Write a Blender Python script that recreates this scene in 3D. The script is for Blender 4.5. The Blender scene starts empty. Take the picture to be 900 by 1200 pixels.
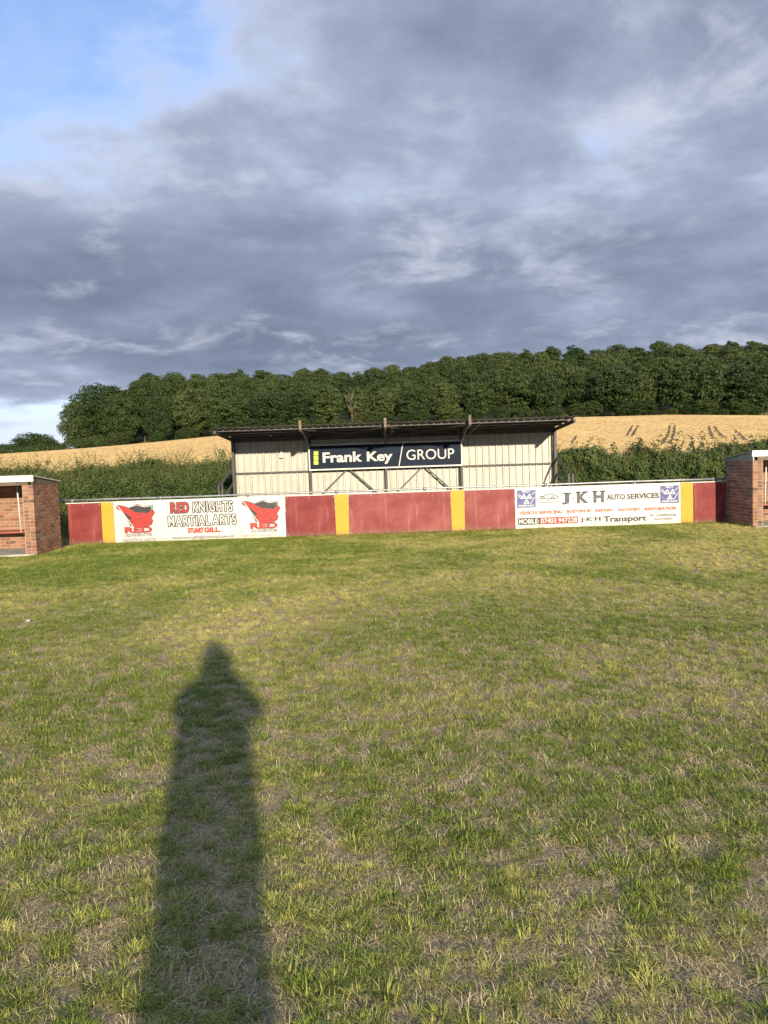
import bpy, bmesh, math, random
import numpy as np
from math import radians, sin, cos, tan, pi, hypot, atan2
from mathutils import Vector, Matrix, Euler
random.seed(7); RNG = np.random.default_rng(11)
S = bpy.context.scene
COL = S.collection

# ------------------------------------------------------------------ camera
CAMH = 1.53; PITCH = radians(3.7); ROLL = radians(1.9); FPX = 901.0
cd = bpy.data.cameras.new('camera'); cam = bpy.data.objects.new('camera', cd); COL.objects.link(cam)
cam.location = (0, 0, CAMH)
fwd = Vector((0, cos(PITCH), -sin(PITCH)))
q = fwd.to_track_quat('-Z', 'Y').to_matrix().to_4x4()
cam.rotation_euler = (q @ Matrix.Rotation(-ROLL, 4, 'Z')).to_euler()
cd.sensor_fit = 'VERTICAL'; cd.sensor_height = 24.0; cd.lens = 24.0 * FPX / 1200.0
cd.clip_start = 0.02; cd.clip_end = 6000
S.camera = cam

# ------------------------------------------------------------------ sun, sky, exposure
SUN_EL = radians(13.5); SUN_AZ = radians(11.9)          # light travels towards +Y, drifting to -X
d = Vector((-sin(SUN_AZ)*cos(SUN_EL), cos(SUN_AZ)*cos(SUN_EL), -sin(SUN_EL)))
sl = bpy.data.lights.new('sun', 'SUN'); sun = bpy.data.objects.new('sun', sl); COL.objects.link(sun)
sl.energy = 4.4; sl.angle = radians(0.9); sl.color = (1.0, 0.86, 0.66)
sun.rotation_euler = d.to_track_quat('-Z', 'Y').to_euler(); sun.location = (10, -40, 20)
S.view_settings.view_transform = 'Standard'; S.view_settings.look = 'None'
S.view_settings.exposure = 0.70; S.view_settings.gamma = 1.0
S.cycles.max_bounces = 5; S.cycles.diffuse_bounces = 3; S.cycles.transparent_max_bounces = 6

W = bpy.data.worlds.new('World'); S.world = W; W.use_nodes = True
class NT:
    """tiny helper for node trees"""
    def __init__(s, nt): s.t = nt; nt.nodes.clear()
    def n(s, typ, **kw):
        nd = s.t.nodes.new(typ)
        for k, v in kw.items(): setattr(nd, k, v)
        return nd
    def l(s, a, b): s.t.links.new(a, b)
    def inp(s, nd, key, v):
        if v is None: return
        sk = nd.inputs[key]
        if isinstance(v, bpy.types.NodeSocket): s.l(v, sk)
        else: sk.default_value = v
    def math(s, op, a, b=None, c=None, clamp=False):
        nd = s.n('ShaderNodeMath', operation=op, use_clamp=clamp)
        s.inp(nd, 0, a); s.inp(nd, 1, b)
        if c is not None: s.inp(nd, 2, c)
        return nd.outputs[0]
    def noise(s, vec, scale, detail=4, rough=.55, dist=0, lac=2.0, out=0):
        nd = s.n('ShaderNodeTexNoise'); s.inp(nd, 'Vector', vec)
        nd.inputs['Scale'].default_value = scale; nd.inputs['Detail'].default_value = detail
        nd.inputs['Roughness'].default_value = rough; nd.inputs['Distortion'].default_value = dist
        nd.inputs['Lacunarity'].default_value = lac
        return nd.outputs[out]
    def ramp(s, fac, stops, interp='LINEAR'):
        nd = s.n('ShaderNodeValToRGB'); nd.color_ramp.interpolation = interp
        e = nd.color_ramp.elements
        while len(e) < len(stops): e.new(0.5)
        for i, (p, c) in enumerate(stops):
            e[i].position = p; e[i].color = (*c, 1) if hasattr(c, '__len__') else (c, c, c, 1)
        s.inp(nd, 'Fac', fac); return nd.outputs[0]
    def mix(s, fac, a, b, mode='MIX'):
        nd = s.n('ShaderNodeMix', data_type='RGBA', blend_type=mode)
        s.inp(nd, 0, fac); s.inp(nd, 6, a if not isinstance(a, tuple) else (*a[:3], 1)); s.inp(nd, 7, b if not isinstance(b, tuple) else (*b[:3], 1))
        return nd.outputs[2]
    def smooth(s, v, a, b):
        nd = s.n('ShaderNodeMapRange', interpolation_type='SMOOTHSTEP'); s.inp(nd, 0, v)
        nd.inputs[1].default_value = a; nd.inputs[2].default_value = b
        return nd.outputs[0]
    def comb(s, x, y, z):
        nd = s.n('ShaderNodeCombineXYZ'); s.inp(nd, 0, x); s.inp(nd, 1, y); s.inp(nd, 2, z); return nd.outputs[0]
def build_sky():
    t = NT(W.node_tree)
    out = t.n('ShaderNodeOutputWorld'); bg = t.n('ShaderNodeBackground'); t.l(bg.outputs[0], out.inputs[0])
    sky = t.n('ShaderNodeTexSky', sky_type='NISHITA', sun_disc=False)
    sky.sun_elevation = SUN_EL; sky.sun_rotation = radians(180) - SUN_AZ
    sky.air_density = 1.0; sky.dust_density = 0.6; sky.ozone_density = 1.5; sky.altitude = 100
    tc = t.n('ShaderNodeTexCoord'); sep = t.n('ShaderNodeSeparateXYZ'); t.l(tc.outputs['Generated'], sep.inputs[0])
    X, Y, Z = sep.outputs
    zz = t.math('ADD', t.math('MAXIMUM', Z, 0.0), 0.20)
    px = t.math('DIVIDE', X, zz); py = t.math('DIVIDE', Y, zz)
    P = t.comb(px, py, 52.3)
    # stretched layer for the streaky deck near the horizon
    P2 = t.comb(t.math('MULTIPLY', px, 0.75), py, 9.1)
    big = t.noise(P, 0.62, 3, .5, .35)
    mid = t.noise(P, 1.9, 9, .56, .25)
    fine = t.noise(P2, 5.5, 7, .6, .15)
    lump = t.math('ADD', t.math('MULTIPLY', t.math('ADD', t.math('MULTIPLY', t.math('SUBTRACT', big, .5), .72), .5), .95), t.math('MULTIPLY', t.math('ADD', t.math('MULTIPLY', t.math('SUBTRACT', mid, .5), 1.15), .5), .75))
    lump = t.math('ADD', lump, t.math('MULTIPLY', fine, .27))          # around 1.02
    # the deck is more broken towards the west (left) and higher up, and thick in the north
    az = t.math('ARCTAN2', X, Y)
    el = t.math('ARCSINE', Z)
    west = t.smooth(az, 0.02, -0.40)
    high = t.smooth(el, 0.16, 0.42)
    open_ = t.math('MULTIPLY', west, high)
    openlow = t.math('MULTIPLY', t.smooth(az, -0.12, -0.42), t.smooth(el, 0.17, 0.04))
    thick = t.math('SUBTRACT', lump, t.math('MULTIPLY', open_, .25))
    thick = t.math('SUBTRACT', thick, t.math('MULTIPLY', openlow, .17))
    band = t.math('MULTIPLY', t.smooth(el, 0.04, 0.16), t.smooth(el, 0.34, 0.2))
    thick = t.math('ADD', thick, t.math('MULTIPLY', band, .12))
    east = t.math('SUBTRACT', 1.0, t.math('MAXIMUM', open_, openlow))
    thick = t.math('ADD', thick, t.math('MULTIPLY', east, .10))
    cover = t.smooth(thick, 0.77, 0.97)
    K = 1.12
    # colour of the cloud by its thickness: thin parts bright, thick ones slate
    c = t.ramp(t.math('MULTIPLY', t.math('SUBTRACT', thick, .7), 1.6, clamp=True),
        [(0.0, (.50, .60, .80)), (.20, (.41, .47, .61)), (.36, (.295, .335, .435)), (.52, (.208, .242, .325)), (.75, (.148, .177, .245)), (1.0, (.112, .137, .195))])
    # lit billows
    bil = t.smooth(t.noise(P, 2.7, 8, .60, .3), .50, .74)
    warm = t.mix(t.math('MULTIPLY', bil, .7), c, (.40, .42, .49))
    bgc = t.mix(1.0, sky.outputs[0], (1.1, 1.25, 1.6), 'MULTIPLY')
    veil = t.math('MULTIPLY', t.smooth(t.noise(P, 2.4, 7, .6, .5), .25, .75), .6)
    bgc = t.mix(veil, bgc, (3.3, 4.2, 6.2))
    bgc = t.mix(t.smooth(el, .16, .02), bgc, (5.0, 5.5, 6.4))
    # sky strength .1: cloud colours above are radiances, so scale by 10
    cc = t.mix(1.0, warm, (10*K, 10*K, 10*K), 'MULTIPLY')
    t.l(t.mix(cover, bgc, cc), bg.inputs[0]); bg.inputs[1].default_value = 0.1
build_sky()

# ------------------------------------------------------------------ helpers
def ray(x, y):
    u = (x-450)/FPX; v = -(y-600)/FPX
    u2 = u*cos(ROLL)+v*sin(ROLL); v2 = -u*sin(ROLL)+v*cos(ROLL)
    return Vector((u2, cos(PITCH)+v2*sin(PITCH), -sin(PITCH)+v2*cos(PITCH)))
def at(x, y, Y):
    r = ray(x, y); t = Y/r.y; return r.x*t, CAMH+r.z*t
def tag(o, label=None, cat=None, group=None, kind=None):
    if label: o['label'] = label
    if cat: o['category'] = cat
    if group: o['group'] = group
    if kind: o['kind'] = kind
    return o
def empty(name, loc=(0, 0, 0), rz=0, **kw):
    o = bpy.data.objects.new(name, None); COL.objects.link(o); o.empty_display_size = .2
    o.location = loc; o.rotation_euler = (0, 0, rz); return tag(o, **kw)
def link(name, me, mat=None, parent=None, loc=None, **kw):
    o = bpy.data.objects.new(name, me); COL.objects.link(o)
    if mat is not None and not me.materials: me.materials.append(mat)
    if parent: o.parent = parent
    if loc: o.location = loc
    return tag(o, **kw)
class MB:
    """collects boxes, bars, prisms into one mesh"""
    def __init__(s): s.v = []; s.f = []; s.sm = []
    def add(s, vs, fs, sm=False):
        b = len(s.v); s.v += [tuple(p) for p in vs]; s.f += [tuple(b+i for i in f) for f in fs]; s.sm += [sm]*len(fs); return s
    def box(s, x0, x1, y0, y1, z0, z1):
        vs = [(x, y, z) for z in (z0, z1) for y in (y0, y1) for x in (x0, x1)]
        return s.add(vs, [(0, 2, 3, 1), (4, 5, 7, 6), (0, 1, 5, 4), (2, 6, 7, 3), (0, 4, 6, 2), (1, 3, 7, 5)])
    def bar(s, a, b, w, h, up=(0, 0, 1)):
        a = Vector(a); b = Vector(b); t = (b-a).normalized(); u = Vector(up)
        r = t.cross(u)
        if r.length < 1e-3: r = t.cross(Vector((0, 1, 0)))
        r.normalize(); u = r.cross(t).normalized(); r *= w/2; u *= h/2
        vs = [p+i*r+j*u for p in (a, b) for i, j in ((-1, -1), (1, -1), (1, 1), (-1, 1))]
        return s.add(vs, [(3, 2, 1, 0), (4, 5, 6, 7), (0, 1, 5, 4), (1, 2, 6, 5), (2, 3, 7, 6), (3, 0, 4, 7)])
    def tube(s, pts, r, n=8, cap=True):
        pts = [Vector(p) for p in pts]; b = []; vs = []; fs = []
        for i, p in enumerate(pts):
            t = (pts[min(i+1, len(pts)-1)]-pts[max(i-1, 0)]).normalized()
            u = t.cross(Vector((0, 0, 1)) if abs(t.z) < .95 else Vector((0, 1, 0))).normalized(); w = t.cross(u)
            rr = r[i] if hasattr(r, '__len__') else r
            for k in range(n):
                a = 2*pi*k/n; vs.append(p+rr*(cos(a)*u+sin(a)*w))
        for i in range(len(pts)-1):
            for k in range(n):
                k2 = (k+1) % n; fs.append((i*n+k, i*n+k2, (i+1)*n+k2, (i+1)*n+k))
        s.add(vs, fs, True)
        if cap:
            s.f += [tuple(len(s.v)-len(vs)+k for k in range(n))[::-1], tuple(len(s.v)-n+k for k in range(n))]; s.sm += [False, False]
        return s
    def mesh(s, name, mat=None):
        me = bpy.data.meshes.new(name); me.from_pydata(s.v, [], s.f); me.polygons.foreach_set('use_smooth', s.sm)
        me.update(); bm = bmesh.new(); bm.from_mesh(me); bmesh.ops.recalc_face_normals(bm, faces=bm.faces); bm.to_mesh(me); bm.free()
        if mat: me.materials.append(mat)
        return me
    def build(s, name, mat, parent=None, **kw): return link(name, s.mesh(name), mat, parent, **kw)
def np_mesh(name, verts, nper, mats=(), attr=None, smooth=False):
    """verts (N,nper,3): N loose polygons"""
    n = verts.shape[0]; me = bpy.data.meshes.new(name)
    me.vertices.add(n*nper); me.vertices.foreach_set('co', verts.astype(np.float32).ravel())
    me.loops.add(n*nper); me.loops.foreach_set('vertex_index', np.arange(n*nper, dtype=np.int32))
    me.polygons.add(n); me.polygons.foreach_set('loop_start', np.arange(0, n*nper, nper, dtype=np.int32))
    me.polygons.foreach_set('loop_total', np.full(n, nper, dtype=np.int32))
    if attr is not None:
        a = me.attributes.new('tone', 'FLOAT', 'FACE'); a.data.foreach_set('value', attr.astype(np.float32))
    me.update(calc_edges=True)
    for m in mats: me.materials.append(m)
    return me
# ------------------------------------------------------------------ materials
def new_mat(name):
    m = bpy.data.materials.new(name); m.use_nodes = True; t = NT(m.node_tree)
    out = t.n('ShaderNodeOutputMaterial'); p = t.n('ShaderNodeBsdfPrincipled'); t.l(p.outputs[0], out.inputs[0])
    return m, t, p, out
def simple(name, c1, c2=None, scale=6, rough=.6, metal=0, bump=.0, bscale=40, spec=.4, detail=5, stretch=(1, 1, 1), lo=.35, hi=.65):
    m, t, p, out = new_mat(name)
    tc = t.n('ShaderNodeTexCoord'); mp = t.n('ShaderNodeMapping'); t.l(tc.outputs['Object'], mp.inputs[0]); mp.inputs['Scale'].default_value = stretch
    V = mp.outputs[0]
    if c2:
        f = t.smooth(t.noise(V, scale, detail, .6), lo, hi); t.l(t.mix(f, c1, c2), p.inputs['Base Color'])
    else: p.inputs['Base Color'].default_value = (*c1, 1)
    p.inputs['Roughness'].default_value = rough; p.inputs['Metallic'].default_value = metal
    p.inputs['Specular IOR Level'].default_value = spec
    if bump:
        b = t.n('ShaderNodeBump'); b.inputs['Strength'].default_value = bump; b.inputs['Distance'].default_value = .02
        t.l(t.noise(V, bscale, 6, .6), b.inputs['Height']); t.l(b.outputs[0], p.inputs['Normal'])
    return m
M = {}
M['steel'] = simple('dark_grey_painted_steel', (.05, .05, .052), (.085, .075, .065), 5, .55, 0, .1, 60)
M['rust'] = simple('rusty_brown_steel', (.16, .10, .07), (.23, .17, .12), 20, .7, 0, .2, 80)
M['galv'] = simple('galvanised_steel', (.38, .39, .38), (.27, .28, .28), 9, .42, .6, .05, 90)
M['white_paint'] = simple('white_painted_board', (.68, .67, .62), (.58, .56, .50), 3, .55, 0, .05, 30)
M['concrete'] = simple('concrete', (.50, .47, .40), (.34, .32, .27), 4, .9, 0, .05, 30)
M['timber'] = simple('weathered_timber', (.13, .10, .075), (.2, .16, .12), 3, .8, 0, .3, 20, stretch=(1, 8, 8))
M['bench'] = simple('red_brown_bench_paint', (.33, .10, .06), (.25, .07, .045), 5, .6)
M['ink_black'] = simple('black_print', (.025, .025, .03), rough=.5)
M['ink_slate'] = simple('slate_grey_print', (.045, .045, .065), (.09, .09, .11), 30, .5)
M['ink_dark'] = simple('charcoal_print', (.022, .022, .026), (.05, .05, .052), 30, .5)
M['ink_red'] = simple('bright_red_print', (.50, .038, .03), (.42, .03, .025), 14, .45)
M['ink_orange'] = simple('faded_red_print', (.42, .05, .03), (.50, .10, .06), 25, .5)
M['ink_blue'] = simple('blue_print', (.05, .06, .21), (.10, .11, .28), 12, .45)
M['ink_white'] = simple('white_print', (.56, .56, .53), rough=.5)
M['ink_lime'] = simple('lime_yellow_print', (.62, .72, .05), rough=.5)
M['navy'] = simple('navy_sign_face', (.005, .012, .028), (.007, .016, .034), 3, .6, spec=.15)
M['skin'] = simple('skin', (.55, .33, .24), rough=.5)
M['cloth_navy'] = simple('navy_jacket_cloth', (.03, .04, .07), (.04, .05, .09), 30, .9)
M['cloth_grey'] = simple('grey_trouser_cloth', (.08, .08, .085), (.11, .11, .115), 30, .9)
M['hair'] = simple('brown_hair', (.06, .035, .02), (.09, .05, .03), 40, .7)
M['rubber'] = simple('black_rubber', (.02, .02, .02), rough=.7)

def board_mat(name, c1, c2, pale):
    """painted ply: patchy fade, runs, scuffs low down"""
    m, t, p, out = new_mat(name)
    tc = t.n('ShaderNodeTexCoord'); V = tc.outputs['Object']
    mp = t.n('ShaderNodeMapping'); t.l(V, mp.inputs[0]); mp.inputs['Scale'].default_value = (9, 9, 1.2)
    f = t.smooth(t.noise(V, 2.2, 6, .65), .35, .68)
    g = t.smooth(t.noise(mp.outputs[0], 1.0, 5, .6), .52, .74)
    h = t.smooth(t.noise(V, 34, 4, .7), .60, .76)
    c = t.mix(f, c1, c2); c = t.mix(t.math('MULTIPLY', g, .42), c, pale); c = t.mix(t.math('MULTIPLY', h, .40), c, pale)
    sp = t.n('ShaderNodeSeparateXYZ'); t.l(V, sp.inputs[0])
    low = t.smooth(t.math('ADD', sp.outputs[2], t.math('MULTIPLY', t.noise(V, 9, 4, .6), .16)), .24, .10)
    c = t.mix(t.math('MULTIPLY', low, .45), c, (.16, .13, .075))
    t.l(c, p.inputs['Base Color']); p.inputs['Roughness'].default_value = .62; p.inputs['Specular IOR Level'].default_value = .3
    b = t.n('ShaderNodeBump'); b.inputs['Strength'].default_value = .25; b.inputs['Distance'].default_value = .006
    t.l(t.noise(V, 14, 6, .6), b.inputs['Height']); t.l(b.outputs[0], p.inputs['Normal'])
    return m
M['red_board'] = board_mat('claret_painted_board', (.165, .020, .020), (.24, .044, .042), (.35, .13, .11))
M['red_board_faded'] = board_mat('faded_claret_painted_board', (.20, .036, .034), (.29, .078, .070), (.40, .19, .15))
M['yellow_board'] = board_mat('yellow_painted_board', (.54, .30, .03), (.58, .34, .045), (.66, .45, .15))
def banner_mat():
    m, t, p, out = new_mat('white_vinyl_banner')
    tc = t.n('ShaderNodeTexCoord'); V = tc.outputs['Object']
    f = t.smooth(t.noise(V, 2.5, 5, .6), .45, .75)
    c = t.mix(t.math('MULTIPLY', f, .5), (.56, .555, .52), (.49, .475, .41))
    sp = t.n('ShaderNodeSeparateXYZ'); t.l(V, sp.inputs[0])
    low = t.smooth(t.math('ADD', sp.outputs[2], t.math('MULTIPLY', t.noise(V, 7, 4, .6), .12)), .20, .08)
    c = t.mix(t.math('MULTIPLY', low, .35), c, (.38, .36, .22))
    t.l(c, p.inputs['Base Color']); p.inputs['Roughness'].default_value = .4
    w = t.n('ShaderNodeTexWave', wave_type='BANDS', bands_direction='DIAGONAL'); t.l(V, w.inputs['Vector'])
    w.inputs['Scale'].default_value = .8; w.inputs['Distortion'].default_value = 6; w.inputs['Detail'].default_value = 2
    b = t.n('ShaderNodeBump'); b.inputs['Strength'].default_value = .35; b.inputs['Distance'].default_value = .03
    t.l(w.outputs[1], b.inputs['Height']); t.l(b.outputs[0], p.inputs['Normal'])
    return m
M['banner'] = banner_mat()
def sheet_mat(name, base, alt, stain):
    m, t, p, out = new_mat(name)
    tc = t.n('ShaderNodeTexCoord'); V = tc.outputs['Object']
    mp = t.n('ShaderNodeMapping'); t.l(V, mp.inputs[0]); mp.inputs['Scale'].default_value = (14, 14, .9)
    run = t.smooth(t.noise(mp.outputs[0], 1.1, 5, .6), .48, .72)
    blot = t.smooth(t.noise(V, 2.6, 7, .65), .42, .70)
    oi = t.n('ShaderNodeObjectInfo')
    c = t.mix(oi.outputs['Random'], base, alt); c = t.mix(t.math('MULTIPLY', run, .42), c, stain); c = t.mix(t.math('MULTIPLY', blot, .45), c, stain)
    t.l(c, p.inputs['Base Color']); p.inputs['Roughness'].default_value = .5
    return m
M['cream_sheet'] = sheet_mat('cream_profiled_sheet', (.50, .49, .42), (.44, .43, .37), (.29, .28, .235))
M['roof_sheet'] = sheet_mat('grey_fibre_roof_sheet', (.24, .22, .19), (.28, .26, .22), (.12, .11, .10))
def brick_mat():
    m, t, p, out = new_mat('facing_brick')
    tc = t.n('ShaderNodeTexCoord'); V = tc.outputs['Object']; oi = t.n('ShaderNodeObjectInfo')
    c = t.ramp(oi.outputs['Random'], [(0, (.27, .125, .075)), (.25, (.20, .082, .052)), (.45, (.34, .175, .10)), (.65, (.28, .14, .085)), (.82, (.12, .055, .042)), (.92, (.23, .14, .105)), (1, (.40, .23, .135))])
    ad = t.n('ShaderNodeVectorMath', operation='ADD'); t.l(V, ad.inputs[0]); cb = t.comb(t.math('MULTIPLY', oi.outputs['Random'], 50), 0, 0); t.l(cb, ad.inputs[1])
    n = t.noise(ad.outputs[0], 22, 5, .65)
    c = t.mix(t.math('MULTIPLY', t.smooth(n, .5, .75), .55), c, (.50, .33, .22)); c = t.mix(t.math('MULTIPLY', t.smooth(n, .45, .25), .4), c, (.12, .05, .035))
    t.l(c, p.inputs['Base Color']); p.inputs['Roughness'].default_value = .85
    b = t.n('ShaderNodeBump'); b.inputs['Strength'].default_value = .4; b.inputs['Distance'].default_value = .004; t.l(n, b.inputs['Height']); t.l(b.outputs[0], p.inputs['Normal'])
    return m
M['brick'] = brick_mat()
M['mortar'] = simple('pale_mortar', (.42, .34, .24), (.34, .27, .19), 12, .9, 0, .3, 60)
def foliage_mat(name, stops, trans=.25, pos_scale=.35, posvar=.5, brown=None):
    m, t, p, out = new_mat(name)
    oi = t.n('ShaderNodeObjectInfo'); geo = t.n('ShaderNodeNewGeometry'); at_ = t.n('ShaderNodeAttribute', attribute_name='tone')
    tc = t.n('ShaderNodeTexCoord')
    n = t.noise(tc.outputs['Object'], pos_scale, 3, .6)
    f = t.math('ADD', t.math('MULTIPLY', at_.outputs['Fac'], .45), t.math('MULTIPLY', n, posvar))
    f = t.math('ADD', f, t.math('MULTIPLY', t.math('SUBTRACT', oi.outputs['Random'], .5), .38), clamp=True)
    c = t.ramp(f, stops)
    p.inputs['Roughness'].default_value = .6; p.inputs['Specular IOR Level'].default_value = .25
    t.l(c, p.inputs['Base Color'])
    tr = t.n('ShaderNodeBsdfTranslucent'); t.l(t.mix(1.0, c, (1.2, 1.25, .6), 'MULTIPLY'), tr.inputs[0])
    mx = t.n('ShaderNodeMixShader'); mx.inputs[0].default_value = trans
    t.l(p.outputs[0], mx.inputs[1]); t.l(tr.outputs[0], mx.inputs[2]); t.l(mx.outputs[0], out.inputs[0])
    return m
M['leaf_wood'] = foliage_mat('woodland_leaves', [(.1, (.016, .036, .010)), (.42, (.040, .068, .018)), (.68, (.074, .102, .028)), (1, (.140, .135, .042))], .15)
M['leaf_hedge'] = foliage_mat('hawthorn_hedge_leaves', [(.1, (.030, .058, .016)), (.45, (.080, .118, .032)), (.75, (.15, .175, .056)), (1, (.25, .21, .10))], .25, 1.3)
M['leaf_rough'] = foliage_mat('tall_rough_grass', [(.1, (.06, .085, .02)), (.5, (.13, .14, .04)), (1, (.32, .25, .11))], .3, 1.0)
M['bark'] = simple('grey_brown_bark', (.09, .07, .05), (.14, .12, .09), 6, .9, 0, .4, 12, stretch=(1, 1, .3))
M['dead_wood'] = simple('pale_dead_branches', (.13, .10, .07), (.18, .14, .10), 6, .9)
def ground_mat():
    m, t, p, out = new_mat('thin_turf_soil_and_thatch')
    geo = t.n('ShaderNodeNewGeometry'); V = geo.outputs['Position']
    a = t.smooth(t.noise(V, 2.6, 6, .62), .40, .66)
    f = t.noise(V, 55, 5, .7); g = t.noise(V, 160, 3, .6)
    c = t.mix(t.smooth(f, .35, .68), (.22, .165, .10), (.54, .44, .28))
    c = t.mix(t.math('MULTIPLY', t.smooth(g, .55, .72), .6), c, (.55, .44, .25))
    grn = t.mix(t.smooth(f, .35, .65), (.055, .085, .02), (.14, .15, .04))
    c = t.mix(t.math('MULTIPLY', a, .30), c, grn)
    # away from the camera blades merge: greener mean
    sp = t.n('ShaderNodeSeparateXYZ'); t.l(V, sp.inputs[0])
    far = t.smooth(sp.outputs[1], 16.5, 19)
    rough = t.mix(t.smooth(t.noise(V, .5, 5, .6), .38, .62), (.10, .12, .03), (.26, .22, .09))
    c = t.mix(far, c, rough)
    t.l(c, p.inputs['Base Color']); p.inputs['Roughness'].default_value = .95; p.inputs['Specular IOR Level'].default_value = .1
    b = t.n('ShaderNodeBump'); b.inputs['Strength'].default_value = .9; b.inputs['Distance'].default_value = .02
    t.l(t.math('ADD', f, t.math('MULTIPLY', g, .5)), b.inputs['Height']); t.l(b.outputs[0], p.inputs['Normal'])
    return m
M['ground'] = ground_mat()
def wheat_mat():
    m, t, p, out = new_mat('ripe_wheat')
    geo = t.n('ShaderNodeNewGeometry'); V = geo.outputs['Position']
    mp = t.n('ShaderNodeMapping'); t.l(V, mp.inputs[0]); mp.inputs['Scale'].default_value = (1, .35, 1)
    a = t.smooth(t.noise(mp.outputs[0], .10, 5, .6), .3, .7); b_ = t.smooth(t.noise(mp.outputs[0], 1.6, 6, .7), .3, .7)
    c = t.mix(a, (.40, .295, .155), (.47, .355, .185)); c = t.mix(t.math('MULTIPLY', b_, .45), c, (.30, .22, .11))
    t.l(c, p.inputs['Base Color']); p.inputs['Roughness'].default_value = .9; p.inputs['Specular IOR Level'].default_value = .1
    b = t.n('ShaderNodeBump'); b.inputs['Strength'].default_value = .6; b.inputs['Distance'].default_value = .06
    t.l(t.noise(V, 3.0, 6, .7), b.inputs['Height']); t.l(b.outputs[0], p.inputs['Normal'])
    return m
M['wheat'] = wheat_mat()
M['tramline'] = simple('dark_wheeling_soil', (.12, .085, .04), (.17, .12, .06), 1.5, .95)

# ------------------------------------------------------------------ terrain
EA = [-.80, -.62, -.495, -.384, -.295, -.1955, 0, .2247, .346, .50, .8]
EV = [.006, .010, .0170, .0270, .0310, .0390, .0455, .0474, .0467, .0400, .030]
SA = [-.8, -.46, -.42, -.40, -.379, -.2685, -.1587, -.005, .02, .1055, .2, .281, .50, .8]
SV = [.02, .03, .075, .10, .1165, .125, .1235, .1206, .122, .1355, .140, .143, .1380, .12]
YT = 180.0; YS = 330.0
def sstep(v, a, b):
    t = np.clip((v-a)/(b-a), 0, 1); return t*t*(3-2*t)
def terr(x, y):
    x = np.asarray(x, float); y = np.asarray(y, float)
    edge = CAMH + np.interp(x/YT, EA, EV)*YT
    t = np.clip((y-27)/(YT-27), 0, 1); t = t**1.04
    z = edge*t
    # wooded hill
    a = x/np.maximum(y, 1.)
    hill = CAMH + np.interp(a, SA, SV)*YS - 13.0
    hill = np.where(a < -.40, edge, hill)
    hw = sstep(a, -.44, -.33)
    u = np.clip((y-YT)/(YS-YT), 0, 1)
    z = np.where(y > YT, edge + (hill-edge)*u*hw, z)
    dn = np.clip((y-YS)/300, 0, 1)
    z = z*(1-dn*dn*(3-2*dn))
    return z
def T(x, y): return float(terr(x, y))
xs = np.concatenate([np.linspace(-3000, -320, 12), np.linspace(-300, 300, 121), np.linspace(320, 3000, 12)])
ys = np.concatenate([np.linspace(-2000, -60, 8), np.linspace(-40, 20, 7), np.linspace(24, 180, 40), np.linspace(185, 660, 60), np.linspace(720, 5000, 14)])
gx, gy = np.meshgrid(xs, ys); gz = terr(gx, gy)
vs = np.stack([gx, gy, gz], -1).reshape(-1, 3); nx = len(xs)
fs = [(j*nx+i, j*nx+i+1, (j+1)*nx+i+1, (j+1)*nx+i) for j in range(len(ys)-1) for i in range(nx-1)]
me = bpy.data.meshes.new('ground'); me.from_pydata(vs.tolist(), [], fs); me.polygons.foreach_set('use_smooth', [True]*len(fs))
link('ground', me, M['ground'], kind='structure', label='thin worn football pitch turf with bare brown patches', )
# wheat crop sheet, 0.5 m thick, a green margin left below the trees
xs = np.linspace(-150, 200, 141); ys = np.concatenate([np.linspace(29, 60, 10), np.linspace(64, 174, 45)])
v = []; nx = len(xs)
def wtop(x): return 171 + 3*math.sin(x*.05) + 1.5*math.sin(x*.21)
for j, y in enumerate(ys):
    for x in xs:
        yy = 29+(y-29)*(wtop(x)-29)/(174-29)
        v.append((x, yy, T(x, yy)+.55))
n0 = len(v); fs = [(j*nx+i, j*nx+i+1, (j+1)*nx+i+1, (j+1)*nx+i) for j in range(len(ys)-1) for i in range(nx-1)]
per = [i for i in range(nx)]+[j*nx+nx-1 for j in range(1, len(ys))]+[(len(ys)-1)*nx+i for i in range(nx-2, -1, -1)]+[j*nx for j in range(len(ys)-2, 0, -1)]
for i in per: v.append((v[i][0], v[i][1], v[i][2]-.6))
for k in range(len(per)):
    k2 = (k+1) % len(per); fs.append((per[k2], per[k], n0+k, n0+k2))
me = bpy.data.meshes.new('wheat_field'); me.from_pydata(v, [], fs); me.polygons.foreach_set('use_smooth', [True]*len(fs))
link('wheat_field', me, M['wheat'], kind='structure', label='golden ripe wheat field sloping up to the wood')
def hit(px, py, dz=.58):
    r = ray(px, py); lo = None
    for k in range(400, 1760):
        y = k*.1; t = y/r.y
        if CAMH+r.z*t < T(r.x*t, y)+dz: return (r.x*t, y)
    t = 170/r.y; return (r.x*t, 170)
mb = MB(); WL = []
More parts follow.
